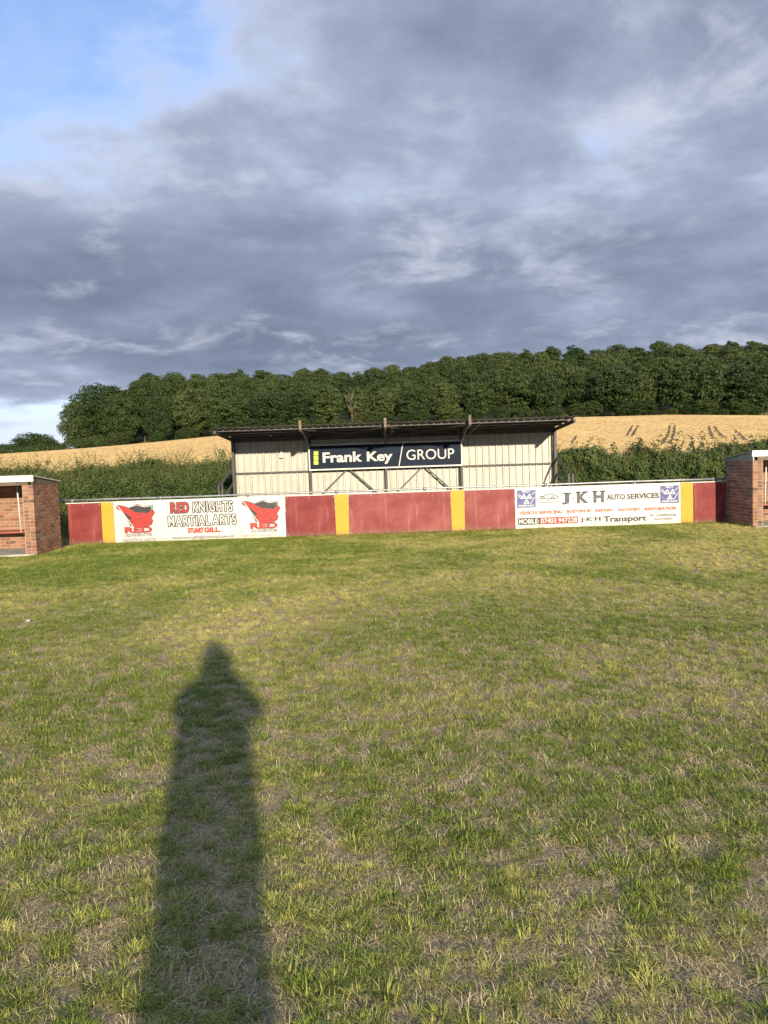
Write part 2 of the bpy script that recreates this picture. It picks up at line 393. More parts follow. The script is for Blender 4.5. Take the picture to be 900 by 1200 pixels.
for line in ([(741.5, 499), (738, 506), (735, 512)], [(748, 499), (744, 507), (741, 512)], [(785.5, 499), (784, 508), (781, 514), (776, 522)], [(791, 499), (790.5, 508), (788, 515), (786, 521)],
             [(831, 500), (833, 507), (836, 514)], [(837, 500), (841, 506), (846, 511), (851, 514)], [(861, 505), (868, 510), (873, 516)], [(752, 516), (748, 524)], [(676, 512), (670, 520)]):
    P = [hit(*p) for p in line]; Q = []; WL.append(P)
    for a, b in zip(P[:-1], P[1:]):
        for k in range(6): Q.append((a[0]+(b[0]-a[0])*k/6, a[1]+(b[1]-a[1])*k/6))
    Q.append(P[-1]); w = .08
    vv = []
    for i, (x, y) in enumerate(Q):
        for s in (-1, 1): vv.append((x+s*w+.05*math.sin(y), y, T(x, y)+.67))
    mb.add(vv, [(2*i, 2*i+1, 2*i+3, 2*i+2) for i in range(len(Q)-1)])
mb.build('tractor_wheelings', M['tramline'], kind='stuff', label='dark pairs of tractor wheelings curving through the ripe wheat', cat='wheelings')

def wheat_ears():
    rng = np.random.default_rng(77); n = 110000
    y = np.sqrt(rng.uniform(45**2, 171**2, n)); x = rng.uniform(-.60, .62, n)*y
    k = y < 168+3*np.sin(x*.05)+1.5*np.sin(x*.21); k &= x > -150
    for P in WL:
        for a, b in zip(P[:-1], P[1:]):
            t_ = (y-a[1])/(b[1]-a[1]+1e-9); xc_ = a[0]+(b[0]-a[0])*t_; k &= ~((t_ > -.02) & (t_ < 1.02) & (np.abs(x-xc_) < .17))
    x = x[k]; y = y[k]; n = len(x)
    z = terr(x, y)+.56; a = rng.normal(0, .35, n); L = rng.uniform(.06, .15, n); w = rng.uniform(.12, .34, n)
    ux = np.cos(a)*w; uy = np.sin(a)*w; lean = rng.normal(0, .08, (n, 2)); P = np.stack([x, y, z-.12], 1)
    U = np.stack([ux, uy, 0*ux], 1); H = np.stack([lean[:, 0], lean[:, 1], L+.1], 1)
    link('wheat_ears', np_mesh('wheat_ears', np.stack([P-U, P+U, P+U*.8+H, P-U*.8+H*.93], 1), 4, [M['wheat']]), None, kind='stuff', label='standing golden ears of the ripe wheat crop', cat='wheat')
wheat_ears()

# ------------------------------------------------------------------ turf (blades gathered in tufts, scattered as stuff)
def turf_mat(name, c_dark, c_light, c_patch, trans=.25):
    m, t, p, out = new_mat(name)
    tone = t.n('ShaderNodeAttribute', attribute_name='tone'); tint = t.n('ShaderNodeAttribute', attribute_name='tint', attribute_type='INSTANCER')
    c = t.mix(tone.outputs['Fac'], c_dark, c_light); c = t.mix(tint.outputs['Fac'], c, c_patch)
    t.l(c, p.inputs['Base Color']); p.inputs['Roughness'].default_value = .55; p.inputs['Specular IOR Level'].default_value = .25
    tr = t.n('ShaderNodeBsdfTranslucent'); t.l(c, tr.inputs[0]); mx = t.n('ShaderNodeMixShader'); mx.inputs[0].default_value = trans
    t.l(p.outputs[0], mx.inputs[1]); t.l(tr.outputs[0], mx.inputs[2]); t.l(mx.outputs[0], out.inputs[0])
    return m
M['blade'] = turf_mat('green_grass_blade', (.080, .135, .018), (.36, .43, .072), (.68, .60, .20))
M['straw'] = turf_mat('dry_straw_blade', (.36, .27, .14), (.90, .75, .43), (.42, .41, .15), .2)
def tuft(n, rad, lmin, lmax, width, lean, rng, flat=0.0):
    """n blades of two quads and a tip, arching outwards"""
    ang = rng.uniform(0, 2*pi, n); r = rad*np.sqrt(rng.random(n)); L = rng.uniform(lmin, lmax, n)
    bx = r*np.cos(ang); by = r*np.sin(ang)
    dirn = ang+rng.normal(0, .8, n); ln = np.abs(rng.normal(lean, .22, n))+flat
    w = width*rng.uniform(.7, 1.25, n)/2; polys = []; tone = []
    for i in range(n):
        dx, dy = cos(dirn[i]), sin(dirn[i]); sx, sy = -dy, dx; p = np.array([bx[i], by[i], -.004]); th = ln[i]
        pts = [p.copy()]
        for k in range(3):
            p = p+L[i]/3*np.array([dx*sin(th), dy*sin(th), cos(th)]); pts.append(p.copy()); th += .38*rng.uniform(.4, 1.5)
        ws = [w[i], w[i]*.95, w[i]*.7]; s = np.array([sx, sy, 0.])
        for k in range(2): polys.append([pts[k]-s*ws[k], pts[k]+s*ws[k], pts[k+1]+s*ws[k+1], pts[k+1]-s*ws[k+1]])
        tip = pts[3]; polys.append([pts[2]-s*ws[2], pts[2]+s*ws[2], tip+s*.0004, tip-s*.0004])
        tone += [rng.random()]*3
    return np.array(polys), np.array(tone)
def turf():
    lib = bpy.data.collections.new('turf_tufts')      # not linked to the scene: only its meshes are scattered
    rng = np.random.default_rng(5); protos = []
    for k in range(6): protos.append(('grass_tuft', M['blade'], tuft(44, .032, .020, .056, .0032, .72, rng)))       # 0-5 full green tuft
    for k in range(3): protos.append(('grass_tuft', M['blade'], tuft(16, .045, .016, .038, .0030, .70, rng)))       # 6-8 sparse
    for k in range(3): protos.append(('dry_tuft', M['straw'], tuft(34, .06, .012, .048, .0020, 1.05, rng, .08)))    # 9-11 lying thatch
    for k in range(2): protos.append(('dry_tuft', M['straw'], tuft(7, .035, .03, .06, .0024, .75, rng)))            # 12-13 standing straws
    for i, (nm, mt, (pl, tn)) in enumerate(protos):
        o = bpy.data.objects.new('tuft_%02d' % i, np_mesh(nm, pl, 4, [mt], tn)); lib.objects.link(o)
    from mathutils import noise as mn
    def fb(x, y, s, o=0.): return mn.fractal(Vector((x*s+o, y*s-o, o)), 1.0, 2.0, 4)
    pos = []; idx = []; scl = []; rot = []; tint = []
    def emit(x, y, i, s, tn, tilt=.12):
        pos.append((x, y, 0)); idx.append(i); scl.append(s); tint.append(tn)
        rot.append((rng.normal(0, tilt), rng.normal(0, tilt), rng.uniform(0, 2*pi)))
    def zone(y0, y1, dg, dd, ds, big):
        for (dens, kind) in ((dg, 'g'), (dd, 'd'), (ds, 's')):
            area = (y1-y0)*(1.24*(y0+y1)/2+3.4); n = int(area*dens)
            yy = np.sqrt(rng.uniform(y0*y0+5.5*y0, y1*y1+5.5*y1, n)+7.56)-2.75     # density even over the widening wedge
            hw = .62*yy+1.7; xx = rng.uniform(-1, 1, n)*hw
            for x, y in zip(xx, yy):
                if x < -6.45 and y > 14.2: continue
                if y > 16.08: continue
                a = fb(x, y, 5.2); a2 = fb(x, y, 2.1, 5.); b = fb(x, y, .5, 7.); c = fb(x, y, 15., 3.)
                strip = max(0, min(1, (y-9.8-.15*x)/2.2))*max(0, min(1, (2.0-x)/5.0)) + max(0, min(1, (y-14.2)/1.2))*.6    # uncut greener strip by the boards and dugout
                g = .47+.45*a+.2*a2+.65*c+.2*b+.30*strip+.020*min(y, 9)
                gs = max(0, min(1, (g-.34)/.26))
                if kind == 'g':
                    far = max(0, min(1, (y-6.5)/4.5))
                    if y < 11 and rng.random() > far:
                        # distinct clumps with thatch showing between them
                        lush = max(0, min(1, .55+.22*a2+.35*b+.15*c))
                        if rng.random() < (.23+.24*lush):
                            R_ = rng.uniform(.012, .055)*(.75+.5*lush); el_ = rng.uniform(1, 1.7); an = rng.uniform(0, pi); m_ = int(2+R_*R_*1700)
                            ti = max(0, min(1, .08-.55*b-.3*a2+rng.normal(0, .17)+.05*max(0, y-4)))
                            for q_ in range(m_):
                                rr_ = R_*math.sqrt(rng.random()); t_ = rng.uniform(0, 2*pi); ux, uy = rr_*cos(t_)*el_, rr_*sin(t_)
                                emit(x+ux*cos(an)-uy*sin(an), y+ux*sin(an)+uy*cos(an), rng.integers(0, 6), (1.15-.55*rr_/R_)*rng.uniform(.65, 1.15), max(0, min(1, ti+rng.normal(0, .1))))
                        elif rng.random() < .30+.45*lush: emit(x, y, rng.integers(6, 9), rng.uniform(.6, 1.1), rng.random()*.8)
                        continue
                    if rng.random() < .03+.97*gs:
                        full = rng.random() < gs
                        ti = max(0, min(1, .30-.8*b-.4*a2+.035*(y-5)-.55*strip+rng.normal(0, .2)))
                        emit(x, y, rng.integers(0, 6) if full else rng.integers(6, 9), big*rng.uniform(.55, 1.05)*(.8+.55*max(0, min(1.2, g-.3))), ti)
                elif kind == 'd':
                    if rng.random() < (1.0-.80*gs if y > 9 else .85): emit(x, y, rng.integers(9, 12), big*rng.uniform(.6, 1.2), rng.random()*.3+.3*strip)
                else:
                    if rng.random() < .9-.4*gs: emit(x, y, rng.integers(12, 14), big*rng.uniform(.6, 1.1), rng.random()*.4)
    zone(.4, 4.2, 480, 820, 30, 1.0)
    zone(4.2, 8.5, 470, 640, 50, 1.05)
    zone(8.5, 16.1, 560, 360, 60, 1.05)
    # taller unmown fringe along the foot of the boards and dugout walls
    for k in range(2600):
        x = rng.uniform(-6.5, 7.1); y = 16.08+(x+6.6)*.0144-abs(rng.normal(0, .06)); emit(x, y, rng.integers(0, 6), rng.uniform(.7, 1.5), rng.random()*.9)
    for k in range(420):
        emit(-6.3+abs(rng.normal(0, .10)), rng.uniform(14.4, 15.9), rng.integers(0, 6), rng.uniform(.9, 2.2), rng.random()*.6)
    for k in range(500):
        emit(rng.uniform(-6.4, -5.9), rng.uniform(15.4, 16.2), rng.integers(0, 6), rng.uniform(.8, 1.8), rng.random()*.6)
    for k in range(260):
        emit(7.3-abs(rng.normal(0, .06)), rng.uniform(15.4, 16.1), rng.integers(0, 6), rng.uniform(.7, 1.4), rng.random()*.7)
    for k in range(300):
        emit(rng.uniform(7.3, 9.5), 15.3-abs(rng.normal(0, .06)), rng.integers(0, 6), rng.uniform(.7, 1.4), rng.random()*.7)
    # rough ground behind the boards
    for k in range(5000):
        emit(rng.uniform(-14, 14), rng.uniform(16.3, 22.5), rng.integers(0, 6), rng.uniform(2, 4.0), rng.random())
    me = bpy.data.meshes.new('grass'); me.from_pydata(pos, [], [])
    for nm, ty, data, key in (('idx', 'INT', idx, 'value'), ('scl', 'FLOAT', scl, 'value'), ('tint', 'FLOAT', tint, 'value'), ('rot', 'FLOAT_VECTOR', rot, 'vector')):
        a = me.attributes.new(nm, ty, 'POINT'); a.data.foreach_set(key, np.array(data, dtype=np.int32 if ty == 'INT' else np.float32).ravel())
    o = link('grass', me, None, kind='stuff', label='short patchy green and straw coloured grass of the football pitch', cat='grass')
    ng = bpy.data.node_groups.new('scatter_tufts', 'GeometryNodeTree')
    ng.interface.new_socket('Geometry', in_out='INPUT', socket_type='NodeSocketGeometry'); ng.interface.new_socket('Geometry', in_out='OUTPUT', socket_type='NodeSocketGeometry')
    N = ng.nodes; Lk = ng.links
    gi = N.new('NodeGroupInput'); go = N.new('NodeGroupOutput'); ip = N.new('GeometryNodeInstanceOnPoints'); ci = N.new('GeometryNodeCollectionInfo')
    ci.inputs[0].default_value = lib; ci.inputs[1].default_value = True; ci.inputs[2].default_value = True
    def na(nm, ty):
        n = N.new('GeometryNodeInputNamedAttribute'); n.data_type = ty; n.inputs[0].default_value = nm; return next(s for s in n.outputs if s.enabled and s.name == 'Attribute')
    Lk.new(gi.outputs[0], ip.inputs['Points']); Lk.new(ci.outputs[0], ip.inputs['Instance']); ip.inputs['Pick Instance'].default_value = True
    Lk.new(na('idx', 'INT'), ip.inputs['Instance Index'])
    er = N.new('FunctionNodeEulerToRotation'); Lk.new(na('rot', 'FLOAT_VECTOR'), er.inputs[0]); Lk.new(er.outputs[0], ip.inputs['Rotation'])
    Lk.new(na('scl', 'FLOAT'), ip.inputs['Scale']); Lk.new(ip.outputs[0], go.inputs[0])
    md = o.modifiers.new('scatter', 'NODES'); md.node_group = ng
    print('turf instances', len(pos))
turf()

# ------------------------------------------------------------------ trees
def leaf_cards(centres, normals, size, rng, jitter=.9, aspect=.7, up=.0):
    n = len(centres); N = normals+rng.normal(0, jitter, (n, 3)); N[:, 2] += up; N /= np.linalg.norm(N, axis=1, keepdims=True)+1e-9
    R = rng.normal(0, 1, (n, 3)); U = np.cross(N, R); U /= np.linalg.norm(U, axis=1, keepdims=True)+1e-9; Vv = np.cross(N, U)
    s = (size*rng.uniform(.6, 1.35, n))[:, None]; U = U*s; Vv = Vv*s*aspect
    return np.stack([centres-U, centres-Vv*.8-U*.1, centres+U, centres+Vv*.8+U*.1], 1)
def crown_mesh(H, Wd, seed, nleaf=9000, leaf=.27, base=.06, layered=.35):
    rng = np.random.default_rng(seed); cz = H*(base+1)/2; rz = H*(1-base)/2
    blobs = []
    nb = 150
    for k in range(nb):
        u = rng.uniform(-1, 1); th = rng.uniform(0, 2*pi); rr = math.sqrt(max(0, 1-u*u))
        f = rng.uniform(.70, .97) if k % 4 else rng.uniform(.3, .6)
        prof = 1.0 if u > 0 else (1-.22*u*u)
        br = Wd*rng.uniform(.075, .165)
        lob = 1+.14*math.sin(3*th+seed)+.08*math.sin(5*th+2*seed)
        x = f*rr*cos(th)*(Wd/2-br*.5)*prof*lob; y = f*rr*sin(th)*(Wd/2-br*.5)*prof*lob; z = cz+f*u*(rz-br*.5)
        blobs.append((x, y, z, br))
    C = []; Nn = []
    per = nleaf//nb
    for (x, y, z, br) in blobs:
        n = int(per*(br/(Wd*.125))**2)+8
        q = rng.normal(0, 1, (n, 3)); q[:, 2] = np.abs(q[:, 2])*np.where(rng.random(n) < .78, 1, -1)
        q /= np.linalg.norm(q, axis=1, keepdims=True)
        rad = br*(rng.uniform(.70, 1.10, n)+(rng.random(n) < .10)*rng.uniform(0, .45, n))[:, None]
        c = q*rad; c[:, 2] *= (1-layered)
        C.append(c+np.array([x, y, z])); Nn.append(q)
    C = np.concatenate(C); Nn = np.concatenate(Nn); C[:, 2] = np.maximum(C[:, 2], .25)
    tone = rng.random(len(C))
    return np_mesh('crown', leaf_cards(C, Nn, leaf, rng, .45), 4, [M['leaf_wood']], tone)
def trunk_mesh(H, seed):
    rng = random.Random(seed); mb = MB(); r0 = H*.026
    p = [(rng.uniform(-.1, .1)*k*.4, rng.uniform(-.1, .1)*k*.4, H*.75*k/6-.3) for k in range(7)]
    mb.tube(p, [r0*(1-.13*k) for k in range(7)], 7)
    for k in range(9):
        i = rng.randint(2, 5); a = rng.uniform(0, 2*pi); L = H*rng.uniform(.2, .36); b = Vector(p[i])
        q1 = b+Vector((cos(a)*L*.5, sin(a)*L*.5, L*.3)); q2 = b+Vector((cos(a)*L, sin(a)*L, L*.75)); mb.tube([b, q1, q2], [r0*.45, r0*.28, r0*.08], 5)
    return mb.mesh('trunk', M['bark'])
VAR = []
for k, (H, Wd, lay) in enumerate([(13, 10.5, .3), (13, 9, .45), (13, 12, .4), (13, 8, .25), (13, 11, .5), (13, 9.6, .35), (16, 15.5, .3), (16, 14, .35)]):
    VAR.append((H, crown_mesh(H, Wd, 20+k, 11000 if k < 6 else 17000, .25, .04 if k < 6 else .03, lay), trunk_mesh(H, 60+k)))
def tree(x, y, h, var, label, group=None, wide=1.0, rz=None, name='broadleaf_tree'):
    H, cm, tm = VAR[var]; o = empty(name, (x, y, T(x, y)-.1), RNG.uniform(0, 6.28) if rz is None else rz, label=label, cat='tree', group=group)
    s = h/H; o.scale = (s*wide, s*wide, s)
    link('crown', cm, None, o); link('trunk', tm, None, o); return o
# clump at the west end of the wood, one by one (x px, crown top px, depth, variant, width, label)
def tp(px, topy, Y): X, Z = at(px, topy, Y); return X, Z-T(X, Y)
for (px, ty, Y, var, wd, lab) in [
    (88, 468, 183, 7, .80, 'rounded dark tree at the far left end of the wood, beside the open sky'),
    (118, 446, 186, 6, .95, 'tallest dome shaped tree of the left clump, with thin grey tips on its top'),
    (140, 460, 181, 7, .85, 'broad dark green tree with drooping boughs right of the tallest one in the left clump'),
    (166, 441, 190, 6, .62, 'tree with a loose knobbly top showing sky, second hump of the wood from the left'),
    (201, 434, 196, 7, .70, 'dark rounded tree forming the highest hump on the skyline left of the stand'),
    (184, 462, 182, 6, .72, 'bushy tree at the field edge below the highest hump left of the stand'),
    (228, 452, 183, 2, 1.0, 'olive green tree at the field edge straight above the left end of the stand roof')]:
    X, h = tp(px, ty, Y); tree(X, Y, h, var, lab, wide=wd)
# field-edge row behind and right of the stand
FR = [(256, 460, 'mid green tree at the wood edge just left above the roof corner'), (284, 458, 'rounded tree rising behind the left bay of the stand roof'), (312, 456, 'tree with layered boughs behind the left bay of the stand roof, beside the rounded one'),
      (345, 455, 'tree rising behind the leftmost rusty roof bracket'), (380, 448, 'sparse olive tree with a bare pale trunk behind the navy sign'), (418, 452, 'leafy tree above the word painted at the centre of the navy sign'),
      (452, 452, 'tree rising behind the middle roof bracket'), (486, 450, 'tree above the right half of the navy sign'), (520, 446, 'rounded tree left of the rightmost roof bracket'),
      (560, 442, 'layered green tree above the rightmost roof bracket'), (598, 436, 'tree with flat tiers of boughs behind the right bay of the roof'), (640, 432, 'broad tiered tree behind the right end of the stand roof'),
      (684, 430, 'big domed tree at the wood edge just right of the stand roof'), (722, 424, 'dark narrow tree at the field edge above the left pair of wheelings'), (752, 436, 'lower bright green tree at the field edge above the middle pair of wheelings'),
      (790, 428, 'dark green tree at the field edge right of the middle wheelings'), (826, 420, 'tall shaded tree standing above the right pair of wheelings'), (862, 424, 'tiered dark tree at the field edge above the right dugout'), (896, 418, 'dense tree at the right edge of the view, at the field edge')]
for i, (px, ty, lab) in enumerate(FR):
    Y = 181+RNG.uniform(-1, 5); X, h = tp(px, ty, Y); tree(X, Y, h, int(RNG.integers(0, 6)), lab, wide=RNG.uniform(.9, 1.15)*(1.0 if h > 9 else 1.2))
for X, h, lb in ((108, 13, 'dense woodland tree just past the right edge of the view, at the field edge'), (117, 12, 'dense woodland tree furthest right along the field edge, out of the view')):
    tree(X, 184, h, 2, lb)
# low scrub filling the foot of the wood
for k in range(48):
    X = -74+k*4.0+RNG.uniform(-2, 2); Y = 177.5+RNG.uniform(-1.5, 1.5)
    o = tree(X, Y, RNG.uniform(2.0, 4.8), int(RNG.integers(0, 6)), 'low dark bush along the foot of the wood behind the wheat field', 'bushes along the foot of the wood', wide=RNG.uniform(1.4, 2.0), name='bush'); o['category'] = 'bush'
# hillside rows
for r, (Y, u) in enumerate([(196, .12), (214, .30), (236, .48), (260, .66), (288, .83), (318, 1.0), (340, 1.06)]):
    sp = 7.6+.25*r; x = -.33*Y if r < 6 else -.3*Y
    x += RNG.uniform(0, 4)
    while x < .53*Y:
        a = x/Y; yy = Y+RNG.uniform(-5, 5)
        front = float(np.interp(a, [-.35, -.3, -.2, -.1, 0, .1, .2, .3, .5], [.108, .105, .098, .097, .100, .103, .110, .113, .117]))
        sky_ = float(np.interp(a, SA, SV)); el = front+(sky_-front)*u + RNG.normal(0, .0036) - (.004 if r == 5 else 0)
        h = CAMH+el*yy-T(x, yy); h = max(7.5, min(h, 17)) if r < 6 else max(6, min(h, 16))
        if a > -.30 or r < 2:
            lab = 'rounded woodland tree among the many crowns covering the hillside' if r < 5 else 'small crown on the skyline of the wooded hill'
            tree(x, yy, h, int(RNG.integers(0, 6)), lab, 'trees covering the hillside' if r < 5 else 'crowns along the skyline of the hill', wide=RNG.uniform(.85, 1.1)*max(1, 11/h*.8))
        x += sp*RNG.uniform(.75, 1.25)
# bare pale snag above the roof
X, Z = at(412, 488, 179.5); mb = MB(); zt = T(X, 179.5); rr = random.Random(4)
pts = [(0, 0, -.2), (.2, 0, 3), (.1, 0, 5), (-.4, 0, 7.2), (-.5, 0, 9)]
mb.tube(pts, [.11, .10, .08, .05, .02], 6)
for k in range(26):
    i = rr.randint(1, 4); b = Vector(pts[i])+Vector((0, 0, rr.uniform(-1, 0))); a = rr.uniform(-.6, .6)+(pi if rr.random() < .5 else 0); L = rr.uniform(.8, 2.0)
    mb.tube([b, b+Vector((cos(a)*L*.5, -.3, L*.5)), b+Vector((cos(a)*L*.7, -.4, L*1.05))], [.07, .045, .02], 4)
o = empty('dead_tree', (X, 177.5, T(X, 177.5)), label='bare pale dead tree against the wood above the navy sign', cat='tree'); mb.build('trunk', M['dead_wood'], o)
# far trees beyond the left shoulder of the field
for (px, ty, Y, var, wd, lab) in [(40, 505, 300, 6, 1.25, 'far rounded grey green tree standing alone left of the wood'), (56, 512, 296, 7, 1.0, 'far tree merging with the right side of the lone rounded one'), (28, 512, 305, 5, 1.2, 'small far tree on the left flank of the lone rounded one'),
                                  (8, 519, 420, 7, 1.8, 'low distant tree at the left edge of the view'), (-14, 520, 420, 6, 1.9, 'distant tree just outside the left edge of the view')]:
    X, Z = at(px, ty, Y); z0 = T(X, Y); tree(X, Y, Z-z0, var, lab, wide=wd)

# ------------------------------------------------------------------ hedges
def hedge(x0, x1, Y, top, depth, n, leaf, seed, label, name='hedge', tonebias=0., ground=0.0, mat='leaf_hedge', lumps=1.0, twigs=True):
    rng = np.random.default_rng(seed); from mathutils import noise as mn
    e = empty(name, ((x0+x1)/2, Y, ground if not callable(ground) else 0), label=label, cat='hedge'); cx = (x0+x1)/2
    X = rng.uniform(x0, x1, n); part = rng.random(n)
    C = np.zeros((n, 3)); Nn = np.zeros((n, 3))
    nz = np.array([mn.fractal(Vector((x*.9, 3.1, seed)), 1, 2, 3) for x in np.linspace(x0, x1, 400)]); hz = np.interp(X, np.linspace(x0, x1, 400), nz)
    tp_ = np.array([top(x) for x in X])+hz*.13*lumps
    u = rng.random(n)
    front = part < .72
    z = np.where(front, tp_*(u**.85), tp_)
    bul = np.array([mn.fractal(Vector((a*2.2, b*2.2, seed+5.)), 1, 2, 3) for a, b in zip(X, z)])
    y = np.where(front, -depth/2-bul*.22*lumps-.10*np.sin(np.clip(z/np.maximum(tp_, .1), 0, 1)*pi)+.28*np.clip(z/tp_-.75, 0, 1), rng.uniform(-depth/2+.1, depth/2, n))
    z = np.where(front, z, tp_-.05-bul*.16*lumps)
    off = rng.exponential(.055, n)*np.where(rng.random(n) < .5, 1, -1)
    C[:, 0] = X-cx+rng.normal(0, .02, n); C[:, 1] = y+np.where(front, off, 0); C[:, 2] = np.maximum(z+np.where(front, 0, off)+rng.normal(0, .02, n), .02)
    Nn[:, 1] = np.where(front, -1, -.3); Nn[:, 2] = np.where(front, .35, 1)
    gz = np.array([ground(x) for x in X]) if callable(ground) else 0
    C[:, 2] += gz
    tone = np.clip(rng.random(n)*.8+bul*.5+tonebias, 0, 1)
    me = np_mesh('foliage', leaf_cards(C, Nn, leaf, rng, .7, .62), 4, [M[mat]], tone); link('foliage', me, None, e, kind='stuff')
    if twigs:
        mb = MB(); m_ = 90
        for k in range(m_):
            a = x0+(x1-x0)*(k+.5)/m_-cx; g = ground(a+cx) if callable(ground) else 0; h = top(a+cx)
            for j in range(3):
                b = a+random.uniform(-.15, .15); t_ = Vector((b+random.uniform(-.2, .2), random.uniform(-.2, .2), g+h*random.uniform(.85, 1.0)))
                mb.tube([(b, 0, g-.05), (b+random.uniform(-.1, .1), random.uniform(-.1, .1), g+h*.5), t_], [.02, .014, .005], 4, False)
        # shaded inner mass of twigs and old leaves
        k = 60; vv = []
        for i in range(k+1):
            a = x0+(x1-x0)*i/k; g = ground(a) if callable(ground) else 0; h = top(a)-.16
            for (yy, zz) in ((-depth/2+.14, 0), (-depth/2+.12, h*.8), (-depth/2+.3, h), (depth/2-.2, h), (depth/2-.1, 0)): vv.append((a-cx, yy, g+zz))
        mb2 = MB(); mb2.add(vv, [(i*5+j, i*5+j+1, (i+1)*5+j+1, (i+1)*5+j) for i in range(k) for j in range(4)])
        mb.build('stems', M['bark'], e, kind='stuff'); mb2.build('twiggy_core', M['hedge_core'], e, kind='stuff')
    return e
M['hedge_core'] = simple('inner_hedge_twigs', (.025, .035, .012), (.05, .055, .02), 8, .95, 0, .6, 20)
HY = 23.6
hedge(-18, .2, HY, lambda x: 1.62+.06*math.sin(x*.8)-.004*abs(x+9), 1.3, 125000, .036, 3, 'long dense green hedge behind the boards left of the stand, overgrown with tall grass', tonebias=.06)
hedge(.2, 19, HY, lambda x: 1.50+.07*math.sin(x*1.1+1)+.016*(x-5), 1.3, 125000, .038, 8, 'dark leafy hawthorn hedge behind the boards right of the stand, with ragged shoots', tonebias=-.08, lumps=1.9)
# tall grass stems growing through and over the hedges
def stems(x0, x1, n, h0, h1, seed, label, y0=HY-.9, y1=HY+.3, zb=lambda x: 1.25, mat='leaf_rough', w=.007):
    rng = np.random.default_rng(seed); polys = []; tone = []
    for k in range(n):
        cl = rng.uniform(x0, x1); x = cl; y = rng.uniform(y0, y1); z = zb(x)+rng.uniform(-.2, .1); L = rng.uniform(h0, h1)*(.6+.4*math.sin(x*2.3)**2); a = rng.uniform(0, 2*pi); th = abs(rng.normal(.12, .1))
        p = np.array([x, y, z]); s = np.array([w/2, 0, 0]); t = rng.random()
        pts = [p]
        for j in range(4): p = p+L/4*np.array([cos(a)*sin(th), sin(a)*sin(th), cos(th)]); pts.append(p); th += rng.uniform(.03, .32)
        for j in range(4):
            w0 = 1-.2*j; w1 = 1-.2*(j+1)
            if j == 3 and rng.random() < .5: w0 = w1 = 1.6      # seed head
            polys.append([pts[j]-s*w0, pts[j]+s*w0, pts[j+1]+s*w1, pts[j+1]-s*w1]); tone.append(t)
    link('tall_grass', np_mesh('tall_grass', np.array(polys), 4, [M[mat]], np.array(tone)), None, kind='stuff', label=label, cat='grass')
stems(-18, -2.5, 4200, .4, 1.15, 5, 'tall seeding grass growing out of the top of the left hedge')
stems(3.5, 19, 1100, .4, 1.05, 6, 'scattered thin grass stems poking above the right hedge', zb=lambda x: 1.2)
stems(-14, -6.0, 5200, .35, .9, 9, 'rough grass between the left dugout and the hedge', y0=16.6, y1=21.5, zb=lambda x: .1, w=.01)
# long leafy shoots on the hedges
def shoots(x0, x1, n, seed, label, zt, leaf=.04):
    rng = np.random.default_rng(seed); C = []; mb = MB()
    for k in range(n):
        x = rng.uniform(x0, x1); y = HY-.5+rng.uniform(-.2, .6); z = zt(x); L = rng.uniform(.2, .7)*rng.random()**.6; a = rng.uniform(-1, 1)*.45
        tip = Vector((x+a*L, y-.1, z+L)); mb.tube([(x, y, z-.3), (x+a*L*.3, y, z+L*.4), tip], [.006, .005, .002], 3, False)
        m = int(10+L*50)
        for j in range(m):
            t = rng.random(); C.append((x+a*L*t*t+rng.normal(0, .035), y+rng.normal(0, .04), z-.1+(L+.1)*t))
    C = np.array(C); me = np_mesh('leaves', leaf_cards(C, np.tile([0, -.6, .6], (len(C), 1)), leaf, rng, .7, .6), 4, [M['leaf_hedge']], rng.random(len(C))*.7)
    e = empty('hedge_shoots', ((x0+x1)/2, HY, 0), label=label, cat='shoots', kind='stuff'); me.transform(Matrix.Translation((-(x0+x1)/2, -HY, 0)))
    link('leaves', me, None, e, kind='stuff'); m2 = mb.mesh('stems', M['bark']); m2.transform(Matrix.Translation((-(x0+x1)/2, -HY, 0))); link('stems', m2, None, e, kind='stuff')
shoots(4.0, 19, 120, 12, 'upright young hawthorn shoots along the top of the right hedge', lambda x: 1.50+.016*(x-5))
shoots(-18, -2.5, 90, 13, 'short bramble shoots in the tall grass of the left hedge', lambda x: 1.52)
hedge(-135, -62, 179, lambda x: 2.6+.5*math.sin(x*.35)-.3*math.sin(x*.9), 3, 26000, .19, 15, 'far dark hedgerow dropping away along the left edge of the wheat field', name='hedgerow', ground=lambda x: T(x, 179), tonebias=-.2, mat='leaf_wood', lumps=3, twigs=False)

